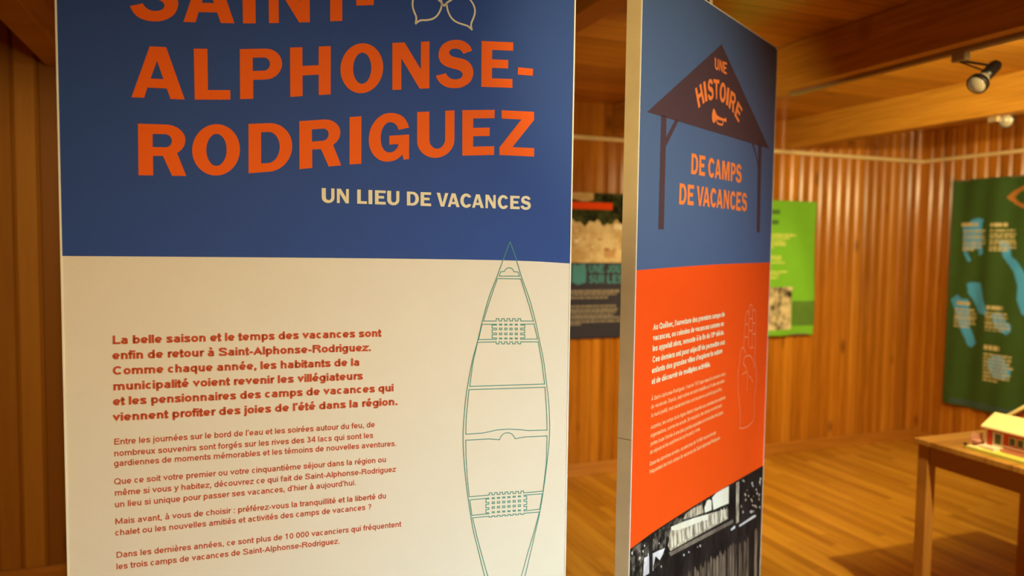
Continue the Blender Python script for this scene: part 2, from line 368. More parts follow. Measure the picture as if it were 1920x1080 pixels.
# a plain grotesque for the running text: strokes in units of the cap height
XH = 0.735
def glyph(c, t):
    h = t/2; b = 0.085
    def oo(w): return (w/2, XH/2, w/2-0.055-h, XH/2-h+0.008)
    sm = lambda *p: herm([(x, y, True) for x, y in p], closed=False, n=6)
    acc = None
    if c in 'éèêà': acc = c; c = {'é': 'e', 'è': 'e', 'ê': 'e', 'à': 'a'}[c]
    if c == 'À': acc = 'À'; c = 'A'
    st = []; w = .77
    L_, R_ = b+h, w-b-h
    if c == 'o': st = [arc(*oo(w), 0, 360, 24)]
    elif c == 'c': w = .71; st = [arc(*oo(w), 42, 318, 20)]
    elif c == 'e': cx, cy, rx, ry = oo(w); st = [[(cx-rx, cy-.02), (cx+rx, cy-.02)], arc(cx, cy, rx, ry, -3, 320, 24)]
    elif c == 'a':
        w = .76; L_, R_ = .07+h, w-.1-h
        st = [arc((L_+R_)/2, XH-.22, (R_-L_)/2, .22-h, 165, 0, 12) + [(R_, .14), (R_+.05, 0.02)],
              sm((R_, .44), (R_-.1, .41), ((L_+R_)/2-.02, .385), (L_+.03, .32), (L_, .2), (L_+.06, h+.02), ((L_+R_)/2-.05, h-.005), (R_-.06, .1), (R_, .22))]
    elif c in 'bdpqg':
        cx, cy, rx, ry = oo(w); left = c in 'bp'
        st = [arc(cx+(0.01 if left else -.01), cy, rx, ry, 0, 360, 24)]
        x = L_ if left else R_
        st.append([(x, 0 if c in 'bd' else (-.28 if c in 'pq' else -.05)), (x, 1 if c in 'bd' else XH)])
        if c == 'g': st.append(arc(cx-.02, -.06, R_-cx+.02, .22-h, 0, -155, 12))
    elif c in 'nhmru':
        if c == 'm': w = 1.16
        if c == 'r': w = .47
        R_ = w-b-h
        if c == 'u': st = [[(L_, XH)] + [(L_, .3)] + arc((L_+R_)/2, .28, (R_-L_)/2, .28-h, 180, 360, 12)[1:] + [(R_, XH)], [(R_, 0), (R_, .3)]]
        elif c == 'r': st = [[(L_, 0), (L_, XH)], sm((L_, .38), (L_+.05, .56), (L_+.14, .64), (w+.01, XH-h-.005))]
        elif c == 'm':
            mx = (L_+R_)/2
            st = [[(L_, 0), (L_, XH)]] + [arc((p+q)/2, XH-.24, (q-p)/2, .24-h, 180, 0, 12) + [(q, 0)] for p, q in ((L_, mx), (mx, R_))]
        else: st = [[(L_, 0), (L_, 1 if c == 'h' else XH)], arc((L_+R_)/2, XH-.28, (R_-L_)/2, .28-h, 180, 0, 12) + [(R_, 0)]]
    elif c in 'il': w = .32; st = [[(w/2, 0), (w/2, 1 if c == 'l' else XH)]] + ([[(w/2, 1-t*.85), (w/2, 1)]] if c == 'i' else [])
    elif c == 'j': w = .32; st = [[(w/2, XH), (w/2, -.12), (w/2-.05, -.2), (w/2-.16, -.28+h)], [(w/2, 1-t*.85), (w/2, 1)]]
    elif c == 't': w = .41; st = [[(.18, .95), (.18, .2)] + [(.2, .08), (.27, h), (.4, h)], [(.0, XH-h), (.39, XH-h)]]
    elif c == 'f': w = .41; st = [[(.18, 0), (.18, .78), (.22, .92), (.3, 1-h), (.41, 1-h)], [(.0, XH-h), (.39, XH-h)]]
    elif c == 's':
        w = .7; L2, R2 = .055+h, w-.055-h; m = w/2
        st = [sm((R2, .5), (R2-.05, .62), (m, XH-h), (L2+.04, .62), (L2+.02, .5), (m-.05, .405), (m+.05, .345), (R2-.01, .25), (R2-.03, .11), (m, h), (L2+.04, .1), (L2-.005, .23))]
    elif c == 'v': w = .72; st = [[(h*.9+.01, XH), (w/2, t*.95), (w-.01-h*.9, XH)]]
    elif c == 'x': w = .7; st = [[(h+.01, XH), (w-h-.01, 0)], [(w-h-.01, XH), (h+.01, 0)]]
    elif c == 'y': w = .7; st = [[(h+.01, XH), (w/2, .05)], [(w-h-.01, XH), (w/2-.02, 0), (w/2-.1, -.2), (.08, -.28+h)]]
    elif c == 'z': w = .69; st = [[(.06, XH-h), (w-.1, XH-h), (.09, h), (w-.05, h)]]
    elif c == 'q': pass
    elif c == 'A': w = .95; st = [[(h, 0), (w/2, 1-t*.95), (w-h, 0)], [(.22, .3), (w-.22, .3)]]
    elif c == 'C': w = 1.0; st = [arc(w/2+.01, .5, w/2-.06-h, .5-h+.01, 40, 320, 22)]
    elif c == 'Q': w = 1.08; st = [arc(w/2, .5, w/2-.055-h, .5-h+.01, 0, 360, 28), [(w*.58, .25), (w*.93, -.03)]]
    elif c == 'D': w = 1.0; st = [[(L_, 0), (L_, 1)], [(L_, 1-h), (.48, 1-h)] + arc(.48, .5, w-.06-h-.48, .5-h, 90, -90, 16)[1:] + [(L_, h)]]
    elif c == 'E': w = .9; st = [[(L_, 0), (L_, 1)], [(L_, 1-h), (w-.05, 1-h)], [(L_, .53), (w-.09, .53)], [(L_, h), (w-.04, h)]]
    elif c == 'L': w = .78; st = [[(L_, 1), (L_, 0)], [(L_, h), (w-.03, h)]]
    elif c == 'M': w = 1.18; st = [[(L_, 0), (L_, 1)], [(L_, 1-t*.5), (w/2, t*.95), (w-L_, 1-t*.5)], [(w-L_, 1), (w-L_, 0)]]
    elif c == 'R': w = 1.0; st = [[(L_, 0), (L_, 1)], [(L_, 1-h), (.6, 1-h)] + arc(.6, .74, .3-h+.02, .26-h, 90, -90, 12)[1:] + [(L_, .48+h)], [(.62, .46), (.8, .3), (.84, 0)]]
    elif c == 'S':
        w = .93; L2, R2 = .06+h, w-.06-h; m = w/2
        st = [sm((R2-.01, .69), (R2-.07, .86), (m, 1-h), (L2+.06, .87), (L2+.02, .71), (m-.1, .575), (m+.1, .48), (R2, .31), (R2-.05, .13), (m, h), (L2+.06, .12), (L2-.01, .3))]
    elif c == '0': st = [arc(w/2, .5, w/2-.06-h, .5-h, 0, 360, 22)]
    elif c == '1': st = [[(w*.53, 0), (w*.53, 1)], [(w*.17, .74), (w*.36, .78), (w*.5, .97)]]
    elif c == '3': st = [arc(w/2-.02, .74, w/2-.1-h, .26-h, 160, -90, 14), arc(w/2-.02, .27, w/2-.06-h, .27-h, 90, -165, 14)]
    elif c == '4': st = [[(.55, 0), (.55, 1)], [(.53, .96), (.1, .32)], [(.06, .28), (.74, .28)]]
    elif c == '7': st = [[(.07, 1-h), (.7, 1-h), (.42, .5), (.3, 0)]]
    elif c == '9': st = [arc(w/2, .68, w/2-.07-h, .32-h, 0, 360, 20), sm((w-.07-h, .68), (w-.1-h, .3), (w/2, h), (.09, .14))]
    elif c == '-': w = .46; st = [[(.06, .33), (.4, .33)]]
    elif c == '.': w = .38; st = [[(.19, 0), (.19, t)]]
    elif c == ',': w = .38; st = [[(.19, t), (.19, 0), (.12, -.14)]]
    elif c == ':': w = .38; st = [[(.19, 0), (.19, t)], [(.19, XH-t), (.19, XH)]]
    elif c == '’': w = .3; st = [[(.15, 1), (.15, .86), (.09, .72)]]
    elif c == '?': st = [arc(w/2, .72, w/2-.1-h, .28-h, 170, -60, 14) + [(w/2, .4), (w/2, .26)], [(w/2, 0), (w/2, t)]]
    elif c == ' ': w = .38
    if acc:
        m = w/2; y0, y1 = (.83, 1.02) if acc != 'À' else (1.08, 1.26)
        if acc == 'é': st.append([(m-.08, y0), (m+.12, y1+.05)])
        elif acc == 'ê': st.append([(m-.15, y0), (m, y1-.02), (m+.15, y0)])
        else: st.append([(m+.08, y0), (m-.12, y1+.05)])
    return w, st
def text_line(pr, text, start, end, cap, t, sp, mi=0):
    """one line of running text from start to end (plane coordinates), cap height given"""
    x = 0; rows = []
    for c in text:
        if c == 'ᵉ': w, st = glyph('e', t); rows.append([[(x+px*.6, .45+py*.6) for px, py in s] for s in st]); x += w*.6; continue
        w, st = glyph(c, t); rows.append([[(x+px, py) for px, py in s] for s in st]); x += w+sp
    tot = x-sp-.1
    (sx, sy), (ex, ey) = start, end
    k = math.hypot(ex-sx, ey-sy)/tot; dx, dy = (ex-sx)/tot, (ey-sy)/tot
    f = lambda px, py: (sx+(px-.085)*dx, sy+(px-.085)*dy + py*cap)
    for r in rows:
        for s in r: pr.ribbon(s, t, mi, warp=f)

# ------------------------------------------------------------------ display panels
PW, PT, PTOP, PBOT, LIP = 0.85, 0.0335, 2.087, 0.05, 0.0028
def display_panel(L, az, label, fabric_back):
    """double post frame with a stretched print; L is the lower left front corner on the floor"""
    d = _w(math.sin(az), math.cos(az), 0).normalized(); n = Vector((d.y, -d.x, 0))
    root = empty('display_panel', (L[0], L[1], 0), label, 'display panel')
    P0 = Vector((L[0], L[1], 0))
    def w3(s, z, o): return P0 + d*s + Vector((0, 0, z)) + n*o
    mt = Matrix((d, n, Vector((0, 0, 1)))).transposed().to_4x4(); mt.translation = P0
    def part(name, boxes, mat, bev=0.0006):
        b = bmesh.new()
        for a, c in boxes: add_box(b, a, c, bev, mt)
        o = bm_obj(name, b, mat); rel(o, root); return o
    e = LIP
    ZJ = 1.089                                                     # joint between the two lengths of each upright
    for s0, s1 in ((0, 0.03), (PW-0.03, PW)):
        part('side_rail', [((s0, -PT, ZJ+0.0008), (s1, -0.0008, PTOP))], m_alu)
        part('side_rail', [((s0, -PT, PBOT), (s1, -0.0008, ZJ-0.0008))], m_alu)
    part('top_rail', [((0.03, -PT, PTOP-0.03), (PW-0.03, -0.0008, PTOP))], m_alu)
    part('bottom_rail', [((0.03, -PT, PBOT), (PW-0.03, -0.0008, PBOT+0.03))], m_alu)
    part('frame_lip', [((0, -0.001, PBOT), (e, 0.0012, PTOP)), ((PW-e, -0.001, PBOT), (PW, 0.0012, PTOP)),
                       ((e, -0.001, PTOP-e), (PW-e, 0.0012, PTOP)), ((e, -0.001, PBOT), (PW-e, 0.0012, PBOT+e))], m_alu_edge, 0.0003)
    part('back_fabric', [((0.004, -PT-0.0004, PBOT+.004), (PW-0.004, -PT+0.0006, PTOP-.004))], fabric_back, 0)
    for s in (0.12, PW-0.12):
        part('foot', [((s-0.03, -PT/2-0.16, 0), (s+0.03, -PT/2+0.16, 0.008)), ((s-0.012, -PT/2-0.012, 0.008), (s+0.012, -PT/2+0.012, PBOT))], m_alu, 0.002)
    def local(x, y):                                               # photo pixel -> place on the printed face
        q = on_plane(x, y, P0, n) - P0; return (q.dot(d), q.z)
    return root, local, w3, part

AZ1, AZ2 = R(70.95), R(37.25)
root1, loc1, w31, part1 = display_panel((-0.231, 1.316), AZ1, 'large blue and cream display panel with the ALPHONSE-RODRIGUEZ title and a teal canoe', m_cream)
root2, loc2, w32, part2 = display_panel((0.804, 1.360), AZ2, 'angled blue and orange display panel with a dark open shelter silhouette', m_cream)
def px(local, pts): return [local(*p[:2]) for p in pts]
def crop(x0, y0, k, pts): return [(x0+p[0]/k, y0+p[1]/k) + tuple(p[2:]) for p in pts]

# ---- left panel: print
e = LIP
edge1 = [loc1(x, y) for x, y in ((111,480),(400,482),(700,484.5),(915,487.5),(1000,490),(1070,494))]
edge1[0] = (e, edge1[0][1]); edge1[-1] = (PW-e, edge1[-1][1])
edge1 = herm([(x, y, True) for x, y in edge1], closed=False, n=5)
pr = Print(lambda s, z, o: w31(s, z, 0.0004+o))
pr.poly([edge1 + [(PW-e, PTOP-e), (e, PTOP-e)]], 0)
pr.poly([edge1[::-1] + [(e, PBOT+e), (PW-e, PBOT+e)]], 1)
face1 = pr.build('printed_fabric', [m_blue, m_cream], root1)

HEAD = [
 ('S', [(243.7,-68),(334.2,-66),(334.2,41.5),(243.7,39)]), ('A', [(343.9,-56),(439.6,-53),(439.6,44),(343.9,41.4)]),
 ('I', [(453.9,-53),(478.4,-53),(479.4,44),(455.6,44)]), ('N', [(502.8,-53),(580.2,-54),(580.9,41.9),(504.4,43.6)]),
 ('T', [(595.5,-54),(664.5,-56),(664.5,38.6),(595.7,40.9)]), ('-', [(667.5,-6.5),(700.5,-7.5),(700.7,9.7),(667.9,10.8)]),
 ('A', [(246.6,85.4),(346.5,90.4),(346.5,186.9),(246.6,182.5)]), ('L', [(363.3,91.4),(431.6,92.2),(432,187),(365.2,187)]),
 ('P', [(449.6,92.3),(528.9,90.8),(528.9,183.8),(450.2,186.1)]), ('H', [(543.7,89.5),(620.1,86.6),(619.9,177),(544.3,181.9)]),
 ('O', [(638.2,83),(718.3,79.6),(718.3,172.3),(638.2,177.5)]), ('N', [(735.5,80.6),(805.1,77.8),(804.8,165.7),(735.5,169)]),
 ('S', [(816.9,74.9),(887.3,74.9),(887.3,165.4),(816.9,165.4)]), ('E', [(902.7,77),(962.1,79.7),(960.4,164.9),(902.1,162.9)]),
 ('-', [(971,126.3),(999.2,129),(998.7,142.2),(970.6,140)]),
 ('R', [(258.7,232.1),(349.5,234.8),(349.3,330),(259.9,328.6)]), ('O', [(360.3,233.5),(449.9,232.3),(449.9,328.5),(360.3,330)]),
 ('D', [(465.9,232.4),(547.9,229.5),(547.9,318.5),(466.1,325)]), ('R', [(561.2,227.3),(639.6,222),(639.6,310.2),(561.4,317.2)]),
 ('I', [(655.3,219.7),(677.5,218),(677.2,307),(655.3,308.5)]), ('G', [(691.4,212),(766.9,212),(766.9,303.1),(691.4,303.1)]),
 ('U', [(781.9,210.2),(851.9,207),(851.9,294.5),(781.9,297.5)]), ('E', [(866.6,206.8),(927.3,206),(926.1,290.7),(866.6,291.9)]),
 ('Z', [(936.1,206.6),(1001.1,209.8),(1001.1,293.8),(936.1,290.7)])]
pr = Print(lambda s, z, o: w31(s, z, 0.0008))
for ch, q in HEAD: pr.caps(ch, px(loc1, q))
pr.build('title_lettering', [m_orange], face1)
pr = Print(lambda s, z, o: w31(s, z, 0.0008))
for ch, a, b in (('U',603.1,627),('N',631.6,654),('L',669.6,687.9),('I',690.8,698),('E',702.9,723.1),('U',725.8,748.6),('D',762.8,785.2),('E',788.5,808.1),('V',818.6,840.4),('A',839.3,861.6),('C',862.8,884.9),('A',884.9,906.9),('N',910,929.2),('C',933,953.6),('E',956.4,974.1),('S',975.6,995.1)):
    tp = lambda x: 352.6+.0405*(x-603); bt = lambda x: 379.6+.0345*(x-603)
    ov = 0.7 if ch in 'CSU' else 0
    pr.caps(ch, px(loc1, [(a, tp(a)-(ov if ch != 'U' else 0)), (b, tp(b)-(ov if ch != 'U' else 0)), (b, bt(b)+ov), (a, bt(a)+ov)]))
pr.build('subtitle_lettering', [m_ivory], face1)
pr = Print(lambda s, z, o: w31(s, z, 0.0008))
for t_, a, b in (
 ('La belle saison et le temps des vacances sont', (211.5,645.3), (715.1,631.1)),
 ('enfin de retour à Saint-Alphonse-Rodriguez.', (211.5,674), (696.4,658)),
 ('Comme chaque année, les habitants de la', (212,702.7), (675,685.5)),
 ('municipalité voient revenir les villégiateurs', (212.7,732), (681,711.2)),
 ('et les pensionnaires des camps de vacances qui', (212.7,760.1), (738.4,733.5)),
 ('viennent profiter des joies de l’été dans la région.', (212.7,789.7), (746.2,759.2))):
    text_line(pr, t_, loc1(*a), loc1(*b), 0.0135, 0.225, -0.055)
pr.build('introduction_text', [m_rust], face1)
pr = Print(lambda s, z, o: w31(s, z, 0.0008))
for t_, a, b in (
 ('Entre les journées sur le bord de l’eau et les soirées autour du feu, de', (214.5,833.8), (703,800.5)),
 ('nombreux souvenirs sont forgés sur les rives des 34 lacs qui sont les', (214.5,855.5), (700,820.8)),
 ('gardiennes de moments mémorables et les témoins de nouvelles aventures.', (214.5,874.3), (743.8,835.9)),
 ('Que ce soit votre premier ou votre cinquantième séjour dans la région ou', (214.5,908.4), (724.2,866.1)),
 ('même si vous y habitez, découvrez ce qui fait de Saint-Alphonse-Rodriguez', (215.7,929.5), (742.3,884.2)),
 ('un lieu si unique pour passer ses vacances, d’hier à aujourd’hui.', (215.7,951.3), (668.3,909.3)),
 ('Mais avant, à vous de choisir : préférez-vous la tranquillité et la liberté du', (216.6,983), (724.2,934)),
 ('chalet ou les nouvelles amitiés et activités des camps de vacances ?', (216.6,1004.2), (697,954.6)),
 ('Dans les dernières années, ce sont plus de 10 000 vacanciers qui fréquentent', (218.7,1045.9), (752.3,987)),
 ('les trois camps de vacances de Saint-Alphonse-Rodriguez.', (218.7,1067.6), (637.5,1018.7))):
    text_line(pr, t_, loc1(*a), loc1(*b), 0.0099, 0.17, -0.03)
pr.build('body_text', [m_rust], face1)

# canoe drawing (line work)
pr = Print(lambda s, z, o: w31(s, z, 0.0008))
K = 3.271
c1 = lambda pts: crop(840, 430, K, pts)
c2 = lambda pts: crop(840, 750, K, pts)
LW = 0.00155
def line(pts, closed=False, smooth=True):
    q = px(loc1, pts)
    if smooth: q = herm([(x, y, True) for x, y in q], closed=closed, n=5)
    pr.ribbon(q, LW, 0, closed=closed)
line(c1([(380,75),(340,180),(300,290),(255,405),(211,560),(180,690),(150,800),(125,930),(107,1050)]) + c2([(95,150),(92,240),(98,370),(110,500),(130,650),(155,800),(185,920),(225,1080),(285,1250)]))
line(c1([(380,75),(418,185),(450,290),(500,430),(535,560),(560,680),(585,800),(603,940),(616,1050)]) + c2([(623,150),(620,250),(608,370),(585,550),(560,700),(530,830),(495,980),(470,1080),(410,1250)]))
def shape(pts, conv): line(conv(pts), closed=True, smooth=False)
shape([(313,287),(323,260),(345,258),(352,247),(363,238),(375,235),(388,238),(398,247),(404,259),(430,262),(438,287)], c1)
def comb(x0, x1, ya, yb, n, slope=0.0):           # battlement line from x0 to x1 between heights ya (base) and yb (teeth)
    out = []; w = (x1-x0)/(2*n-1)
    for i in range(n):
        a = x0+2*i*w; out += [(a, ya), (a, yb), (a+w, yb), (a+w, ya)]
    return [(x, y+slope*(x-x0)) for x, y in out]
shape([(303,302),(446,304),(470,380),(500,475),(523,562)] + comb(295,445,562,548,5)[::-1] + [(217,562),(245,470),(275,380)], c1)
shape([(180,694),(205,692)] + comb(295,445,690,702,5) + [(553,690),(575,810),(592,948),(133,963),(150,830)], c1)
def seat(conv, lp, rp, x0, x1, xs, ys, sl):
    shape(lp, conv); shape(rp, conv)
    for j, y in enumerate(ys):
        for x in xs:
            yy = y+sl*(x-xs[0]); hh = 5 if 0 < j < len(ys)-1 else 3
            shape([(x-7, yy-hh), (x+7, yy-hh+sl*14), (x+7, yy+hh+sl*14), (x-7, yy+hh)], conv)
tl = lambda xe, xi, ys: [p for i, y in enumerate(ys) for p in ((xe if i % 2 == 0 else xi, y), (xe if i % 2 else xi, y))]
seat(c1, [(208,582),(297,582)] + [(297,587),(270,587),(270,606),(297,606),(297,616),(270,616),(270,636),(297,636),(297,646),(270,646),(270,666),(297,666),(297,674)] + [(187,676)],
     [(527,580),(445,582),(445,587),(470,587),(470,606),(445,606),(445,616),(470,616),(470,636),(445,636),(445,646),(470,646),(470,666),(445,666),(445,674),(549,672)], 0, 0, (322,354,386,418), (584,611,641,669), 0.0)
line(c1([(105,1075),(112,1075)])[:0] + c1([(120,1060),(128,983),(595,968)]) + c2([(605,90),(607,184),(490,187),(440,181),(370,178),(300,183),(255,193),(215,202),(108,209),(112,100),(120,15)]), closed=True, smooth=False)
shape([(108,246),(250,238),(315,243),(322,226),(335,210),(350,202),(366,200),(382,203),(396,212),(404,225),(412,237),(470,226),(607,220),(602,390),(582,558)] + comb(252,463,582,570,7,-0.06)[::-1] + [(130,593),(118,480),(110,350)], c2)
seat(c2, [(133,612),(250,601),(250,606),(232,607),(232,628),(250,627),(250,638),(232,639),(232,660),(250,659),(250,670),(232,671),(232,692),(250,691),(250,696),(146,707)],
     [(577,575),(465,583),(465,590),(482,589),(482,609),(465,610),(465,621),(482,620),(482,641),(465,642),(465,653),(482,652),(482,670),(465,672),(465,680),(563,668)], 0, 0, (277,309,341,373,405,437), (602,630,659,688), -0.07)
shape([(150,722)] + comb(252,463,712,718,7,-0.085) + [(560,686),(530,800),(490,930),(455,1060),(395,1250),(300,1250),(238,1060),(215,980),(180,850)], c2)
pr.build('canoe_drawing', [m_teal], face1)
# leaf emblem above the title
pr = Print(lambda s, z, o: w31(s, z, 0.0008)); LW = 0.0031
lf = lambda pts: crop(740, 0, 10.667, pts)
line(lf([(420,-190),(380,-90),(358,40),(362,150),(395,255),(425,325),(430,400),(412,485)]))
line(lf([(412,485),(470,432),(530,408),(640,405),(750,382),(840,322),(900,230),(935,130),(940,55),(900,-60),(820,-150)]))
line(lf([(1040,60),(1050,170),(1090,290),(1160,390),(1260,455),(1380,495),(1470,530),(1548,605)]))
line(lf([(1548,605),(1528,540),(1530,470),(1570,370),(1600,270),(1600,180),(1570,90),(1510,0),(1440,-80),(1330,-150)]))
line(lf([(800,-70),(870,-5),(930,50),(987,128)])); line(lf([(987,128),(1040,60),(1120,8),(1200,-50)]))
line(lf([(940,60),(935,130)])); line(lf([(1040,60),(1042,110)]))
pr.build('leaf_emblem', [m_ivory], face1)

# ---- right panel: print
def edge_curve(pts):
    q = [loc2(*p) for p in pts]; q[0] = (e, q[0][1]); q[-1] = (PW-e, q[-1][1])
    return herm([(x, y, True) for x, y in q], closed=False, n=6)
ea = edge_curve(((1191.5,507),(1260,501.5),(1340,496),(1443,492)))
eb = edge_curve(((1179,1031),(1232.7,992),(1330,931),(1436,869)))
pr = Print(lambda s, z, o: w32(s, z, 0.0004))
pr.poly([ea + [(PW-e, PTOP-e), (e, PTOP-e)]], 0)
pr.poly([eb + ea[::-1]], 1)
face2 = pr.build('printed_fabric', [m_blue2, m_orange_bg], root2)
# shelter silhouette
pr = Print(lambda s, z, o: w32(s, z, 0.0008))
for q in ([(1352.5,83),(1442,279),(1213,210)], [(1239.5,216),(1249.2,219),(1244,430),(1234,430)], [(1266,224),(1271.5,227),(1248.6,274),(1247.6,259)],
          [(1421.5,271),(1427.5,273),(1424,436),(1418.5,435)], [(1409,269),(1413.2,271),(1421,316),(1421,304)]):
    pr.poly([px(loc2, q)])
pr.build('shelter_silhouette', [m_tent], face2)
pr = Print(lambda s, z, o: w32(s, z, 0.0012))
def letters(word, x0, y0, k, quads):
    for ch, q in zip(word, quads): pr.caps(ch, px(loc2, crop(x0, y0, k, q)))
letters('UNE', 1290, 90, 6.745, [[(332,120),(378,142),(383,290),(334,272)], [(390,145),(430,165),(432,310),(388,288)], [(438,168),(488,190),(484,338),(440,316)]])
letters('HISTOIRE', 1290, 90, 6.745, [
 [(83,515),(160,450),(205,690),(127,762)], [(185,430),(213,418),(242,668),(212,682)], [(238,398),(308,388),(322,655),(246,668)], [(314,393),(393,405),(372,655),(338,648)],
 [(400,425),(478,448),(470,702),(390,682)], [(492,495),(520,510),(500,732),(472,715)], [(538,532),(608,598),(574,828),(506,752)], [(624,666),(684,775),(636,950),(580,850)]])
pr.build('title_lettering', [m_orange2], face2)
pr = Print(lambda s, z, o: w32(s, z, 0.0012))
letters('DE', 1260, 270, 7.713, [[(277,135),(374,152),(366,450),(268,432)], [(390,160),(476,177),(468,466),(384,452)]])
letters('CAMPS', 1260, 270, 7.713, [[(518,190),(613,212),(607,500),(514,480)], [(618,218),(706,232),(702,512),(612,493)], [(720,240),(830,262),(822,535),(714,512)], [(848,268),(916,284),(910,545),(842,535)], [(920,282),(1000,300),(1000,572),(912,552)]])
letters('DE', 1260, 270, 7.713, [[(103,570),(206,580),(198,882),(94,872)], [(222,585),(313,597),(304,888),(216,880)]])
letters('VACANCES', 1260, 270, 7.713, [[(353,605),(454,618),(440,902),(352,892)], [(448,622),(540,634),(538,912),(438,903)], [(548,630),(642,645),(634,926),(544,915)], [(642,650),(728,662),(726,938),(634,922)],
 [(745,660),(823,675),(814,943),(737,932)], [(836,675),(916,690),(912,958),(830,948)], [(927,690),(997,700),(986,970),(918,960)], [(1003,702),(1078,712),(1076,980),(997,968)]])
pr.build('subtitle_lettering', [m_orange2], face2)
pr = Print(lambda s, z, o: w32(s, z, 0.0012))
bg = lambda pts: crop(1290, 90, 6.745, pts)
pr.poly([herm([(x, y, True) for x, y in px(loc2, bg([(322,763),(338,795),(355,840),(385,868),(420,885),(455,896)]))], closed=False, n=4) + px(loc2, bg([(480,880),(479,942),(458,928),(400,914),(362,902)])) +
         herm([(x, y, True) for x, y in px(loc2, bg([(350,915),(335,940),(318,948),(303,925),(298,870),(305,800),(315,770)]))], closed=False, n=4)])
pr.ribbon(px(loc2, bg([(364,900),(362,945),(375,958),(420,972),(434,966),(438,915)])), 0.0046)
pr.build('bugle_emblem', [m_orange2], face2)
pr = Print(lambda s, z, o: w32(s, z, 0.0008))
A5 = lambda p: loc2(1190+p[0]/5.4, 560+p[1]/5.4)
for t_, a, b in (('Au Québec, l’ouverture des premiers camps de', (185,318), (908,180)), ('vacances, ou colonies de vacances comme on', (183,427), (900,275)),
 ('les appelait alors, remonte à la fin du 19ᵉ siècle.', (180,535), (903,362)), ('Ces derniers ont pour objectif de permettre aux', (178,648), (910,460)),
 ('enfants des grandes villes d’explorer la nature', (172,757), (885,550)), ('et de découvrir de multiples activités.', (170,868), (765,685))):
    text_line(pr, t_, A5(a), A5(b), 0.0135, 0.225, -0.05)
pr.build('introduction_text', [m_ivory], face2)
pr = Print(lambda s, z, o: w32(s, z, 0.0008))
A6 = lambda p: loc2(1190+p[0]/6, 720+p[1]/6)
for t_, a, b in (('À Saint-Alphonse-Rodriguez, c’est en 1937 que naquit le premier camp', (185,190), (1016,-98)), ('de vacances. Depuis, sept autres se sont installés au fil des ans dans', (182,282), (1006,-20)),
 ('la municipalité, mais seulement trois sont encore en activité aujourd’hui.', (182,378), (980,72)), ('Autrefois, les camps de la région étaient réservés aux membres de certaines', (178,512), (1018,165)),
 ('organisations, comme les scouts. De nos jours, les camps ouvrent leurs', (176,605), (975,255)), ('portes toute l’année à une plus grande population et diversifient les types', (175,698), (990,335)),
 ('de séjours et les expériences qu’on peut y vivre.', (170,792), (735,520)), ('Dans les dernières années, ce sont plus de 10 000 vacanciers qui', (168,922), (910,560)),
 ('fréquentent les trois camps de vacances de Saint-Alphonse-Rodriguez.', (165,1012), (960,618))):
    text_line(pr, t_, A6(a), A6(b), 0.0097, 0.15, 0.0)
pr.build('body_text', [m_pale], face2)
# scout salute drawn in line
pr = Print(lambda s, z, o: w32(s, z, 0.0008))
H4 = lambda pts: [loc2(1360+x/4.155, 560+y/4.155) for x, y in pts]
for pts in ([(108,1008),(150,1005),(200,970),(220,930),(222,800),(238,640),(240,560),(225,470),(230,400),(233,200),(235,110),(225,85),(212,100),(210,180),(205,380)],
            [(210,130),(208,65),(200,45),(188,60),(183,140),(180,240),(178,380)], [(183,130),(175,100),(165,100),(155,150),(145,280),(140,385)],
            [(108,1008),(115,900),(98,720),(97,600),(108,500),(118,410),(132,382),(148,400),(155,430)], [(145,505),(140,475),(155,450),(190,445),(210,475),(225,540)],
            [(130,590),(160,555),(135,505)], [(165,720),(170,640),(172,600),(163,556)], [(185,600),(198,620),(212,652)]):
    pr.ribbon(herm([(x, y, True) for x, y in H4(pts)], closed=False, n=4), 0.0026)
for pts in ([(155,200),(172,200)], [(150,300),(170,298)], [(190,155),(208,155)], [(185,250),(205,250)], [(212,190),(229,192)], [(212,275),(231,275)], [(190,383),(216,380)]):
    pr.ribbon(H4(pts), 0.003)
pr.build('hand_drawing', [m_peach], face2)
# black and white photograph across the foot of the panel
bw_dark = photo_mat('photo_shadow_tones', rgb(22, 18, 16), rgb(52, 44, 38), 30, (1, 1, 0.4), 0.42, 0.72)
bw_leaf = photo_mat('photo_foliage_tones', rgb(26, 22, 18), rgb(150, 138, 118), 60, (1, 1, 0.6), 0.46, 0.74)
bw_sky = photo_mat('photo_sky_tones', rgb(236, 224, 190), rgb(246, 238, 210), 8)
bw_sign = photo_mat('photo_sign_tones', rgb(120, 104, 84), rgb(226, 208, 172), 70, (1, 1, 0.35), 0.36, 0.6)
bw_plank = photo_mat('photo_plank_tones', rgb(104, 90, 76), rgb(136, 120, 102), 20)
bw_log = photo_mat('photo_log_tones', rgb(48, 38, 30), rgb(150, 126, 100), 42, (1, 1, 0.12), 0.4, 0.68)
bw_white = photo_mat('photo_highlight_tones', rgb(206, 196, 190), rgb(238, 230, 224), 18)
pr = Print(lambda s, z, o: w32(s, z, 0.0004+o))
Q = lambda pts: [loc2(1170+x/6.857, 930+y/6.857) for x, y in pts]
pr.poly([[(e, PBOT+e), (PW-e, PBOT+e)] + eb[::-1]], 0)
def inside(p):                                   # keep a printed detail below the orange edge and inside the lip
    s = min(max(p[0], e+.0005), PW-e-.0005)
    for (a, za), (b, zb) in zip(eb, eb[1:]):
        if a <= s <= b: return (s, min(p[1], za+(zb-za)*(s-a)/max(b-a, 1e-6)-0.0008))
    return (s, p[1])
def patch(pts, mi, lift): pr.lift = lift; pr.poly([[inside(p) for p in Q(pts)]], mi)
patch([(60,700),(180,620),(300,530),(440,440),(560,360),(620,400),(560,560),(520,670),(370,700),(260,780),(250,1029),(60,1029)], 1, .0002)
patch([(560,360),(700,270),(800,205),(950,110),(1060,40),(1080,240),(900,290),(620,390)], 1, .0002)
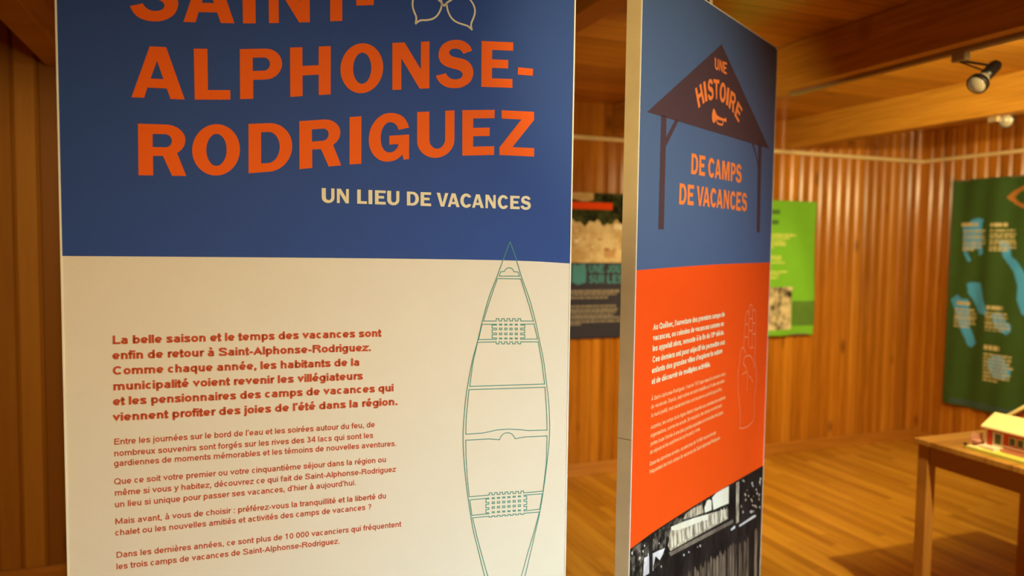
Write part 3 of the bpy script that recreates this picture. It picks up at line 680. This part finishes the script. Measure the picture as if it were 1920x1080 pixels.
patch([(1340,-130),(1440,-190),(1600,-280),(1770,-380),(1840,-430),(1840,320),(1480,380),(1340,120)], 0, .0002)
patch([(1130,20),(1180,-40),(1260,-90),(1345,-130),(1342,95),(1240,135),(1145,180)], 2, .0004)
patch([(1030,150),(1062,60),(1095,40),(1122,60),(1122,180),(1036,215)], 2, .0004)
patch([(755,300),(800,215),(900,150),(1000,110),(1020,210),(900,265)], 3, .0004)
patch([(600,395),(760,330),(1080,228),(1330,160),(1334,290),(1100,420),(850,560),(590,705),(560,640)], 3, .0005)
patch([(600,395),(760,330),(900,280),(1075,232),(1080,300),(900,360),(780,410),(660,440),(605,440)], 2, .0006)
for i in range(22):                               # uprights on the gateway sign
    a = i/21; x = 575+a*740; yb = 690-a*400
    patch([(x, yb-10-random.random()*25), (x-6, yb-130-random.random()*40), (x+5, yb-140-random.random()*40), (x+14, yb-20)], 2 if i % 3 else 4, .0007)
patch([(572,725),(1395,300),(1402,345),(592,772)], 4, .0008)
patch([(255,795),(320,760),(430,705),(522,668),(490,760),(440,850),(372,885),(372,960),(240,1040)], 6, .0005)
patch([(400,770),(450,820),(480,880),(420,900),(380,940),(380,870)], 1, .0006)
patch([(315,522),(362,495),(365,1250),(320,1250)], 0, .0008)
patch([(1438,-170),(1476,-190),(1472,335),(1436,355)], 3, .0006)
patch([(1475,375),(1650,255),(1690,240),(1690,265),(1480,395)], 6, .0007)
patch([(1365,430),(1420,375),(1425,410),(1375,445)], 6, .0007)
for i in range(34):                               # palisade of logs
    x = 640+i*36+random.uniform(-8, 8); yt = 1110-(x-640)*0.62+random.uniform(-40, 40)
    if x > 1700: continue
    if 1600 < x < 1660: continue
    w_ = random.uniform(20, 36); ln_ = 3200
    patch([(x, yt+30), (x+w_*.4, yt-20), (x+w_, yt+30), (x+w_-6, yt+ln_), (x-6, yt+ln_)], 5, .0003)
for i in range(60):                               # light through the leaves
    if i < 34: x, y = random.uniform(1500, 1800), random.uniform(-250, 230)
    else: x, y = random.uniform(80, 520), 720-random.uniform(40, 520)*1.0 + random.uniform(0, 420)
    if y < 700-0.68*x+60: continue
    r_ = random.uniform(5, 15)
    patch([(x+r_*.6*math.cos(k), y+r_*1.5*math.sin(k)) for k in (0, .9, 1.8, 2.7, 3.6, 4.5, 5.4)], random.choice((3, 6)), .0006)
for x, y, r_ in ((765,757,16),(830,720,13),(975,640,18),(940,655,9)):
    patch([(x+r_*.6*math.cos(k), y+r_*math.sin(k)) for k in (0, .9, 1.8, 2.7, 3.6, 4.5, 5.4)], 6, .0006)
pr.build('photograph_print', [bw_dark, bw_leaf, bw_sky, bw_sign, bw_plank, bw_log, bw_white], face2)
# hanging bracket on the top rail
part2('hanging_bracket', [((0.366, -0.024, PTOP), (0.389, -0.010, PTOP+0.10)), ((0.350, -0.030, PTOP), (0.405, -0.004, PTOP+0.003))], m_trim, 0.001)
part2('hanging_bracket', [((0.345, -0.026, PTOP+.003), (0.365, -0.008, PTOP+0.012)), ((0.390, -0.026, PTOP+.003), (0.430, -0.008, PTOP+0.009))], m_black, 0.001)
part2('corner_cap', [((PW-0.014, -PT-0.001, PTOP-0.006), (PW+0.001, 0.0016, PTOP+0.003))], m_alu_edge, 0.001)
# suspension rods up to the ceiling boards
for (rt, wf) in ((root1, w31), (root2, w32)):
    for s in ((0.378,) if rt is root2 else (0.425,)):
        b = bmesh.new(); add_tube(b, wf(s, PTOP+(0.10 if rt is root2 else 0), -0.017), wf(s, ZC, -0.017), 0.003)
        rel(bm_obj('suspension_rod', b, m_chrome), rt)

# ------------------------------------------------------------------ wall hangings: dense sheets whose cells carry the print
def inpoly(p, poly):
    c = False; j = len(poly)-1
    for i in range(len(poly)):
        a, b = poly[i], poly[j]
        if (a[1] > p[1]) != (b[1] > p[1]) and p[0] < (b[0]-a[0])*(p[1]-a[1])/(b[1]-a[1])+a[0]: c = not c
        j = i
    return c
def sheet(name, origin, d, n, w, z0, z1, cell, wave, classify, mats, thick=0.0015):
    """hanging sheet in the plane origin + d*s + z; wave(s, z) lifts it along n; classify(s, z) picks the ink"""
    nx, nz = max(2, int(w/cell)), max(2, int((z1-z0)/cell))
    V, Fc, mi = [], [], []
    O, d, n = Vector(origin), Vector(d), Vector(n)
    for j in range(nz+1):
        for i in range(nx+1):
            s, z = w*i/nx, z0+(z1-z0)*j/nz
            V.append(O + d*s + Vector((0, 0, z)) + n*(wave(s, z)))
    for j in range(nz):
        for i in range(nx):
            a = j*(nx+1)+i; Fc.append((a, a+1, a+nx+2, a+nx+1)); mi.append(classify(w*(i+.5)/nx, z0+(z1-z0)*(j+.5)/nz))
    o = mesh_obj(name, V, Fc, mats, mi=mi, smooth=True)
    sd = o.modifiers.new('thickness', 'SOLIDIFY'); sd.thickness = thick; sd.offset = 0
    return o
def blocks(rects):
    """rects: (s0, s1, ztop, rows, pitch, fill, seed) -> ragged rows of running text seen from afar"""
    out = []
    for s0, s1, zt, rows, pitch, fill, seed in rects:
        rr = random.Random(seed)
        for k in range(rows):
            en = s1 - (s1-s0)*(rr.uniform(0, .22) if k < rows-1 else rr.uniform(.2, .6))
            x = s0; z = zt-k*pitch
            while x < en:
                wl = rr.uniform(.012, .035); out.append((x, min(en, x+wl), z-pitch*fill, z)); x += wl+.005
    return out
def in_rects(s, z, rs):
    for a, b, c, d in rs:
        if a <= s <= b and c <= z <= d: return True
    return False

# lime banner on the far wall (its left part stands behind the angled panel)
FWN = Vector((0, -1, 0)); fw = lambda x, y: on_plane(x, y, (0, YF-0.02, 0), Vector((0, 1, 0)))
lime_x0, lime_x1, lz0, lz1 = 3.20, fw(1525, 500).x, 0.872, 1.835
lf_ = lambda x, y: (fw(1430+x/3.857, 360+y/3.857).x-lime_x0, fw(1430+x/3.857, 360+y/3.857).z)
lt = blocks([(0.08, lf_(250,0)[0], lf_(0,302)[1], 5, .022, .62, 1), (0.08, lf_(238,0)[0], lf_(0,458)[1], 4, .021, .62, 2), (0.08, lf_(212,0)[0], lf_(0,570)[1], 4, .021, .62, 3)])
lh = [(0.1, lf_(122,0)[0], lf_(0,158)[1], lf_(0,125)[1]), (0.1, lf_(118,0)[0], lf_(0,232)[1], lf_(0,198)[1])]
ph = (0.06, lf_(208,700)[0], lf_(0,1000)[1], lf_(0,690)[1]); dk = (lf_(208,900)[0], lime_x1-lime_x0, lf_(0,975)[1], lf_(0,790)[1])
def lime_cls(s, z):
    if in_rects(s, z, [ph]): return 3
    if in_rects(s, z, lh): return 2
    if in_rects(s, z, lt): return 1
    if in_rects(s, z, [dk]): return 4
    return 0
m_lime = plain('lime_fabric', rgb(120, 194, 44), 0.75, var=0.03); m_lime_t = plain('pale_lime_ink', rgb(206, 220, 110), 0.75)
m_lime_h = plain('green_heading_ink', rgb(70, 120, 40), 0.75); m_lime_d = plain('dark_green_ink', rgb(88, 132, 44), 0.75, var=0.1)  # darker green is an overlay printed at the lower right
m_lime_p = photo_mat('grey_photo_ink', rgb(60, 50, 36), rgb(226, 212, 170), 13, lo=0.38, hi=0.6)
ban = empty('hanging_banner', (lime_x0, YF-0.02, lz0), 'lime green cloth banner hanging on the far board wall behind the angled panel', 'banner')
o = sheet('cloth', (lime_x0, YF-0.024, 0), (1, 0, 0), FWN, lime_x1-lime_x0, lz0, lz1, 0.006, lambda s, z: 0.009+0.012*math.sin((s+0.35*(z-1))*17)*(0.5+0.5*min(1, max(0, 1.85-z)))*min(1, s*4+.2), lime_cls, [m_lime, m_lime_t, m_lime_h, m_lime_p, m_lime_d]); rel(o, ban)
b = bmesh.new(); add_tube(b, (lime_x0, YF-0.026, lz0+.004), (lime_x1, YF-0.026, lz0+.004), 0.006); rel(bm_obj('hem_rod', b, m_chrome), ban)

# photo poster on the far wall, seen through the gap between the panels
px0, px1, pz0, pz1 = 1.72, 2.56, 0.90, 1.835
pf = lambda x, y: (fw(1040+x/3.375, 340+y/3.375).x-px0, fw(1040+x/3.375, 340+y/3.375).z)
zsplit = pf(250, 515)[1]; ztree = pf(250, 262)[1]
label_r = (0.05, pf(372, 155)[0], pf(250, 178)[1], pf(250, 132)[1]); flag = [pf(112,522), pf(150,530), pf(200,518), pf(200,640), pf(150,655), pf(112,640)]
pt = blocks([(0.1, pf(410,0)[0]+.12, pf(250,690)[1], 3, .021, .6, 5), (0.1, pf(410,0)[0]+.12, pf(250,785)[1], 7, .0195, .55, 6)])
rr = random.Random(11); blobs = [(rr.uniform(0, .84), rr.uniform(zsplit+.01, ztree-.02), rr.uniform(.006, .022), rr.choice((6, 6, 7, 8, 8))) for _ in range(26)] + [(.62, zsplit+.06, .05, 6), (.6, zsplit+.085, .022, 7), (.68, ztree-.02, .04, 8)]
def post_cls(s, z):
    if z < zsplit:
        if inpoly((s, z), flag): return 2
        if in_rects(s, z, pt): return 3
        return 1
    if in_rects(s, z, [label_r]): return 4
    if z > ztree + .015*math.sin(s*40)+.01*math.sin(s*97):
        if z > pz1-.035-.02*math.sin(s*16+1) and .2 < s < .5: return 5
        return 0
    for bx, bz, br, bi in blobs:
        if abs(s-bx) < br*.8 and abs(z-bz) < br*.5: return bi
    return 5
m_tree = photo_mat('poster_tree_tones', rgb(24, 30, 16), rgb(92, 104, 58), 16, lo=0.4, hi=0.7); m_navy = plain('navy_ink', rgb(34, 34, 54), 0.6)
m_flag = plain('teal_ink', rgb(64, 146, 160), 0.6); m_pgrey = plain('grey_ink', rgb(150, 140, 122), 0.6)
m_sand = photo_mat('poster_sand_tones', rgb(206, 178, 124), rgb(240, 222, 178), 9)
post = empty('photo_poster', (px0, YF-0.02, pz0), 'beach photo poster with a navy lower half, on the far wall between the two panels', 'poster')
poster_board = o = sheet('board', (px0, YF-0.012, 0), (1, 0, 0), FWN, px1-px0, pz0, pz1, 0.0055, lambda s, z: 0.0, post_cls,
          [m_tree, m_navy, m_flag, m_pgrey, m_orange_bg, m_sand, plain('tan_ink', rgb(206, 164, 108), .6), plain('brown_ink', rgb(158, 108, 66), .6), plain('white_ink', rgb(250, 240, 214), .6)], 0.006); rel(o, post)
pr = Print(lambda s, z, o: Vector((px0+s, YF-0.0165, z)))
for word, y0, y1 in (('UNE JOU', 527, 580), ('SUR LES', 592, 645)):
    x = 218
    for ch in word:
        if ch == ' ': x += 14; continue
        w_ = {'I': 9, 'J': 20}.get(ch, 30)
        q = [pf(x, y0), pf(x+w_, y0), pf(x+w_, y1), pf(x, y1)]
        if ch == 'J': pr.poly([[bil(q, u, v) for u, v in ((.62,1),(1,1),(1,.25),(.75,0),(.25,0),(0,.22),(0,.36),(.38,.36),(.45,.18),(.62,.28))]])
        else: pr.caps(ch, q)
        x += w_+4
pr.build('title_lettering', [m_flag], poster_board)

# map banner on the right wall
RWN = Vector((-1, 0, 0)); rw = lambda x, y: on_plane(x, y, (XR-0.03, 0, 0), Vector((1, 0, 0)))
my0 = rw(1780, 550).y; mz0, mz1 = 0.36, 2.012
mf = lambda x, y: (my0-rw(x, y).y, rw(x, y).z)
mapw = 1.25
ca = lambda pts: [mf(1760+x/4.5, 320+y/4.5) for x, y in pts]
cb = lambda pts: [mf(1760+x/4.154, 540+y/4.154) for x, y in pts]
lakes = [ca([(205,480),(300,410),(345,400),(388,408),(375,470),(378,640),(385,700),(345,715),(340,660),(240,670),(280,760),(255,770),(215,700)]),
         ca([(520,590),(580,580),(610,640),(620,720),(680,780),(720,850),(760,960),(760,1120),(740,1240),(700,1210),(665,1080),(670,960),(640,850),(590,780),(550,720),(545,650)]),
         ca([(245,945),(360,945),(375,1000),(395,1100),(425,1180),(420,1220),(345,1200),(290,1090),(250,1030)]),
         cb([(105,90),(150,50),(185,80),(230,90),(240,180),(238,300),(270,370),(290,430),(255,462),(225,450),(205,390),(170,300),(140,190)]),
         cb([(430,205),(470,185),(510,200),(530,250),(575,290),(570,340),(540,365),(490,340),(440,280)]), cb([(400,560),(450,520),(520,525),(540,590),(575,640),(560,700),(500,705),(430,690),(395,620)])]
def tb(conv, x0, x1, y0, y1, rows, seed):
    a = conv([(x0, (y0+y1)/2), (x1, (y0+y1)/2)]); t = conv([((x0+x1)/2, y0), ((x0+x1)/2, y1)])
    z0, z1 = t[1][1], t[0][1]; return (a[0][0], a[1][0], z1, rows, (z1-z0)/rows, .5, seed)
mtext = blocks([tb(ca, 205, 415, 500, 690, 7, 21), tb(ca, 455, 700, 500, 695, 7, 22), tb(cb, 130, 310, 165, 320, 6, 23), tb(cb, 380, 580, 195, 355, 6, 24), tb(cb, 360, 595, 520, 750, 8, 25)])
mhead = blocks([tb(ca, 195, 390, 440, 480, 1, 31)[:4] + (.03, .9, 31), tb(ca, 462, 640, 440, 480, 1, 32)[:4] + (.03, .9, 32), tb(cb, 145, 320, 110, 148, 1, 33)[:4] + (.03, .9, 33), tb(cb, 392, 590, 140, 178, 1, 34)[:4] + (.03, .9, 34), tb(cb, 365, 580, 455, 500, 1, 35)[:4] + (.033, .9, 35)])
el_o = ca([(585,225),(640,165),(720,128),(860,110),(860,345),(720,315),(640,280)]); el_i = ca([(638,225),(680,185),(730,160),(860,140),(860,310),(730,285),(680,265)])
strip0, strip1 = mf(1830, 775)[1]-.004, mf(1830, 775)[1]+.038
def map_cls(s, z):
    if in_rects(s, z, mhead): return 2
    if in_rects(s, z, mtext): return 2
    for l in lakes:
        if inpoly((s, z), l): return 1
    if inpoly((s, z), el_o) and not inpoly((s, z), el_i): return 3
    if s > .06 and mz0+.012 < z < mz0+.05: return 4
    return 0
m_green = plain('forest_green_fabric', rgb(56, 92, 36), 0.8, var=0.05); m_lake = plain('lake_blue_ink', rgb(76, 178, 250), 0.75)
m_mtext = plain('cream_map_ink', rgb(214, 204, 150), 0.75); m_mor = plain('ochre_line_ink', rgb(186, 124, 52), 0.75); m_mst = plain('slate_strip_ink', rgb(62, 92, 88), 0.75)
mp = empty('map_banner', (XR-0.03, my0, mz0), 'dark green cloth map banner with blue lakes on the right-hand wall above the model', 'banner')
o = sheet('cloth', (XR-0.026, my0, 0), (0, -1, 0), RWN, mapw, mz0, mz1, 0.0065,
          lambda s, z: 0.016+0.011*math.sin(s*15+1.1*z+1.2)+0.006*math.sin(s*33-2*z), map_cls, [m_green, m_lake, m_mtext, m_mor, m_mst]); rel(o, mp)
b = bmesh.new(); add_tube(b, (XR-0.03, my0-mapw, mz1-.004), (XR-0.03, my0, mz1-.004), 0.006); rel(bm_obj('hanging_rod', b, m_chrome), mp)

# ------------------------------------------------------------------ table with the scale model
TX0, TX1, TY0, TY1, TZ = 2.575, 3.255, 1.50, 2.165, 0.75
tab = empty('wooden_table', ((TX0+TX1)/2, (TY0+TY1)/2, 0), 'small square-legged wooden table carrying the red model house', 'table')
rel(box('tabletop', (TX0, TY0, TZ-0.022), (TX1, TY1, TZ), m_table, bev=0.003), tab)
lw = 0.046; ins = 0.012
for x in (TX0+ins, TX1-ins-lw):
    for y in (TY0+ins, TY1-ins-lw):
        rel(box('leg', (x, y, 0), (x+lw, y+lw, TZ-0.022), m_table_leg, bev=0.003), tab)
for a, c in (((TX0+ins+.006, TY0+ins+lw), (TX0+ins+.026, TY1-ins-lw)), ((TX1-ins-.026, TY0+ins+lw), (TX1-ins-.006, TY1-ins-lw)),
             ((TX0+ins+lw, TY0+ins+.006), (TX1-ins-lw, TY0+ins+.026)), ((TX0+ins+lw, TY1-ins-.026), (TX1-ins-lw, TY1-ins-.006))):
    rel(box('apron', (a[0], a[1], TZ-0.022-0.075), (c[0], c[1], TZ-0.022), m_table_leg, bev=0.002), tab)

m_mgreen = plain('model_grass', rgb(206, 208, 92), 0.8, bump=0.4, bscale=300); m_mroof = plain('model_cream_roof', rgb(248, 236, 170), 0.6)
m_mred = plain('model_red_wall', rgb(230, 88, 44), 0.6); m_mwhite = plain('model_white_paint', rgb(244, 228, 204), 0.55)
m_mglass = plain('model_window_dark', rgb(112, 118, 98), 0.25); m_mpink = plain('model_pinkish_figure', rgb(214, 160, 140), 0.6); m_mbrown = plain('model_brown_wall', rgb(172, 92, 44), 0.6)
# model base lies square on the table: front faces -X, runs along Y
HX, HY = 2.672, 1.935            # foot of the house's front left corner
mod = empty('model_house', (HX+.06, HY-.12, TZ), 'red model house with cream roof on a green base, standing on the wooden table', 'scale model')
def mbox(name, a, b_, mat, bev=0.0006): o = box(name, (HX+a[0], HY-a[1], TZ+a[2]), (HX+b_[0], HY-b_[1], TZ+b_[2]), mat, bev=bev); rel(o, mod); return o
bz = 0.012
mbox('base', (-.054, -.040, 0), (.145, .30, bz), m_mgreen)
mbox('path', (-.052, -.038, bz), (-.004, .012, bz+.002), m_mroof)
hb = mbox('walls', (0, 0, bz), (.11, .27, bz+.078), m_mred)
# roof: two slopes with overhang, ridge along Y
def roof(name, x0, xm, x1, y0, y1, z0, zm, t, mat, parent):
    V = []
    for y in (y0, y1):
        V += [(x0, y, z0), (xm, y, zm), (x1, y, z0), (x1, y, z0-t), (xm, y, zm-t), (x0, y, z0-t)]
    V = [(HX+x, HY-y, TZ+z) for x, y, z in V]
    Fc = [(0,1,7,6), (1,2,8,7), (2,3,9,8), (3,4,10,9), (4,5,11,10), (5,0,6,11), (0,5,4,1), (1,4,3,2), (6,7,10,11), (7,8,9,10)]
    o = mesh_obj(name, V, Fc, mat); bmx = bmesh.new(); bmx.from_mesh(o.data); bmesh.ops.recalc_face_normals(bmx, faces=bmx.faces); bmx.to_mesh(o.data); bmx.free()
    rel(o, parent); return o
roof('roof', -.018, .055, .128, -.010, .285, bz+.082, bz+.128, .006, m_mroof, mod)
# gable wall under the roof at the left end
o = mesh_obj('gable', [(HX, HY-.002, TZ+bz+.078), (HX+.11, HY-.002, TZ+bz+.078), (HX+.055, HY-.002, TZ+bz+.118), (HX, HY-.268, TZ+bz+.078), (HX+.11, HY-.268, TZ+bz+.078), (HX+.055, HY-.268, TZ+bz+.118)], [(0,1,2), (3,5,4), (0,2,5,3), (1,4,5,2), (0,3,4,1)], m_mred); rel(o, mod)
dr = mbox('door', (-.002, .026, bz+.006), (.001, .066, bz+.066), m_mwhite); 
g = box('door_glass', (HX-.003, HY-.036, TZ+bz+.024), (HX-.001, HY-.058, TZ+bz+.06), m_mglass); rel(g, dr)
for y0 in (.088, .118, .165, .205):
    wf_ = mbox('window', (-.002, y0, bz+.028), (.001, y0+.026, bz+.062), m_mwhite)
    o = box('window_pane', (HX-.003, HY-y0-.004, TZ+bz+.033), (HX-.0015, HY-y0-.022, TZ+bz+.057), m_mglass); rel(o, wf_)
for y0 in (-.004, .262): mbox('corner_board', (-.002, y0, bz), (.004, y0+.008, bz+.08), m_mwhite)
mbox('porch_step', (-.034, -.004, bz), (0, .056, bz+.012), m_mwhite)
b = bmesh.new()
for k in range(22): add_box(b, (HX-.012, HY-.075-k*.009, TZ+bz), (HX-.009, HY-.078-k*.009, TZ+bz+.024))
add_box(b, (HX-.0125, HY-.072, TZ+bz+.022), (HX-.0085, HY-.268, TZ+bz+.026)); rel(bm_obj('railing', b, m_mpink), mod)
b = bmesh.new()
for k in range(6): add_box(b, (HX-.03+k*.006, HY+.040-k*.004, TZ+bz), (HX-.026+k*.006, HY+.036-k*.004, TZ+bz+.046+.006*(k % 2)))
add_box(b, (HX-.03, HY+.040, TZ+bz+.018), (HX+.004, HY+.014, TZ+bz+.023)); rel(bm_obj('garden_fence', b, m_mpink), mod)
b = bmesh.new(); add_lathe(b, [(.001, 0), (.006, .002), (.007, .006), (.004, .009), (.001, .01)], Matrix.Translation((HX-.045, HY+.048, TZ+bz)), 12); rel(bm_obj('shrub', b, m_black, smooth=True), mod)
# taller gabled model behind it
BX, BY = 2.86, 1.80
mod2 = empty('model_building', (BX+.1, BY, TZ), 'brown gabled model building with cream roof edging behind the red model house', 'scale model')
HX, HY = BX, BY
wv = [(-.0, .13), (-.0, -.11)]
V = [(BX, 1.955, TZ), (BX, 1.60, TZ), (BX, 1.60, TZ+.115), (BX, 1.777, TZ+.254), (BX, 1.955, TZ+.115)]; V += [(x+.26, y, z) for x, y, z in V]
o = mesh_obj('walls', V, [(0,1,2,3,4), (9,8,7,6,5), (0,4,9,5), (1,6,7,2), (0,5,6,1), (4,3,8,9), (3,2,7,8)], m_mbrown); rel(o, mod2)
for s in (1, -1):
    V = []
    for x in (BX-.02, BX+.28):
        for y, z in ((1.777, .272), (1.777, .258), (1.777+s*.205, .10), (1.777+s*.205, .114)): V.append((x, y, TZ+z))
    o = mesh_obj('roof_slope', V, [(0,1,2,3), (7,6,5,4), (0,3,7,4), (1,5,6,2), (3,2,6,7), (0,4,5,1)], m_mroof); rel(o, mod2)
o = box('window', (BX-.003, 1.80, TZ+.11), (BX+.001, 1.755, TZ+.15), m_mwhite); rel(o, mod2)

# ------------------------------------------------------------------ track lights
m_track = plain('pale_track_metal', rgb(168, 148, 110), 0.4, metal=0.2)
tag(box('lighting_track', (2.405, -1.2, 2.189), (2.435, 2.75, 2.2045), m_track, bev=0.002), 'pale metal lighting track running under the nearer ceiling beam', 'lighting track')
m_bulb, nt, bb = node_mat('bulb_glass')
bb.inputs['Base Color'].default_value = rgb(146, 136, 110); bb.inputs['Roughness'].default_value = 0.18; bb.inputs['Coat Weight'].default_value = 0.6
bb.inputs['Emission Color'].default_value = rgb(255, 226, 170); bb.inputs['Emission Strength'].default_value = 0.06
def spotlight(mount, head, aim, label, short=False):
    """track spotlight: adapter, stem, yoke, socket and reflector bulb"""
    mount, head, aim = Vector(mount), Vector(head), Vector(aim).normalized()
    r = empty('track_spotlight', mount, label, 'spotlight')
    b = bmesh.new(); add_box(b, mount+Vector((-.014, -.026, -.028)), mount+Vector((.014, .026, 0)), .002); rel(bm_obj('track_adapter', b, m_track), r)
    side = aim.cross(Vector((0, 0, 1))).normalized(); back = head - aim*0.045
    b = bmesh.new(); add_tube(b, mount+Vector((0, 0, -.026)), back+Vector((0, 0, .028)), .0045); add_tube(b, mount+Vector((.004, .010, -.026)), back+side*.012+Vector((0, 0, .01)), .003); rel(bm_obj('stem', b, m_black), r)
    mt = Matrix.Translation(head) @ aim.to_track_quat('Z', 'Y').to_matrix().to_4x4()
    b = bmesh.new(); add_lathe(b, [(.012, -.105), (.019, -.100), (.022, -.09), (.022, -.03), (.017, -.022)], mt, 24); rel(bm_obj('socket', b, m_black, smooth=False), r)
    b = bmesh.new(); add_lathe(b, [(.016, -.026), (.020, -.016), (.030, .004), (.0335, .018), (.033, .028), (.028, .037), (.015, .043), (.001, .045)], mt, 28); bulb = bm_obj('reflector_bulb', b, m_bulb, smooth=True); rel(bulb, r)
    b = bmesh.new(); add_lathe(b, [(.0338, .016), (.0362, .014), (.0366, .030), (.0345, .034), (.0338, .030)], mt, 28); rel(bm_obj('gimbal_ring', b, m_black, smooth=True), bulb)
    return r
def at_depth(x, y, depth): return EYE + ray(x, y)*depth
h1 = at_depth(1840, 150, 2.66); m1 = Vector((2.419, on_z(1829, 104, 2.189).y, 2.189))
spotlight(m1, h1, RIGHT*-.70 - UP*.62 - FWD*.28, 'black track spotlight with a round reflector bulb under the nearer ceiling beam')
h2 = at_depth(1889, 225, 3.93); m2 = Vector((3.80, h2.y+.03, 2.205))
spotlight(m2, h2, RIGHT*-.62 - UP*.30 - FWD*.60, 'small pale spotlight under the farther ceiling beam above the map banner')
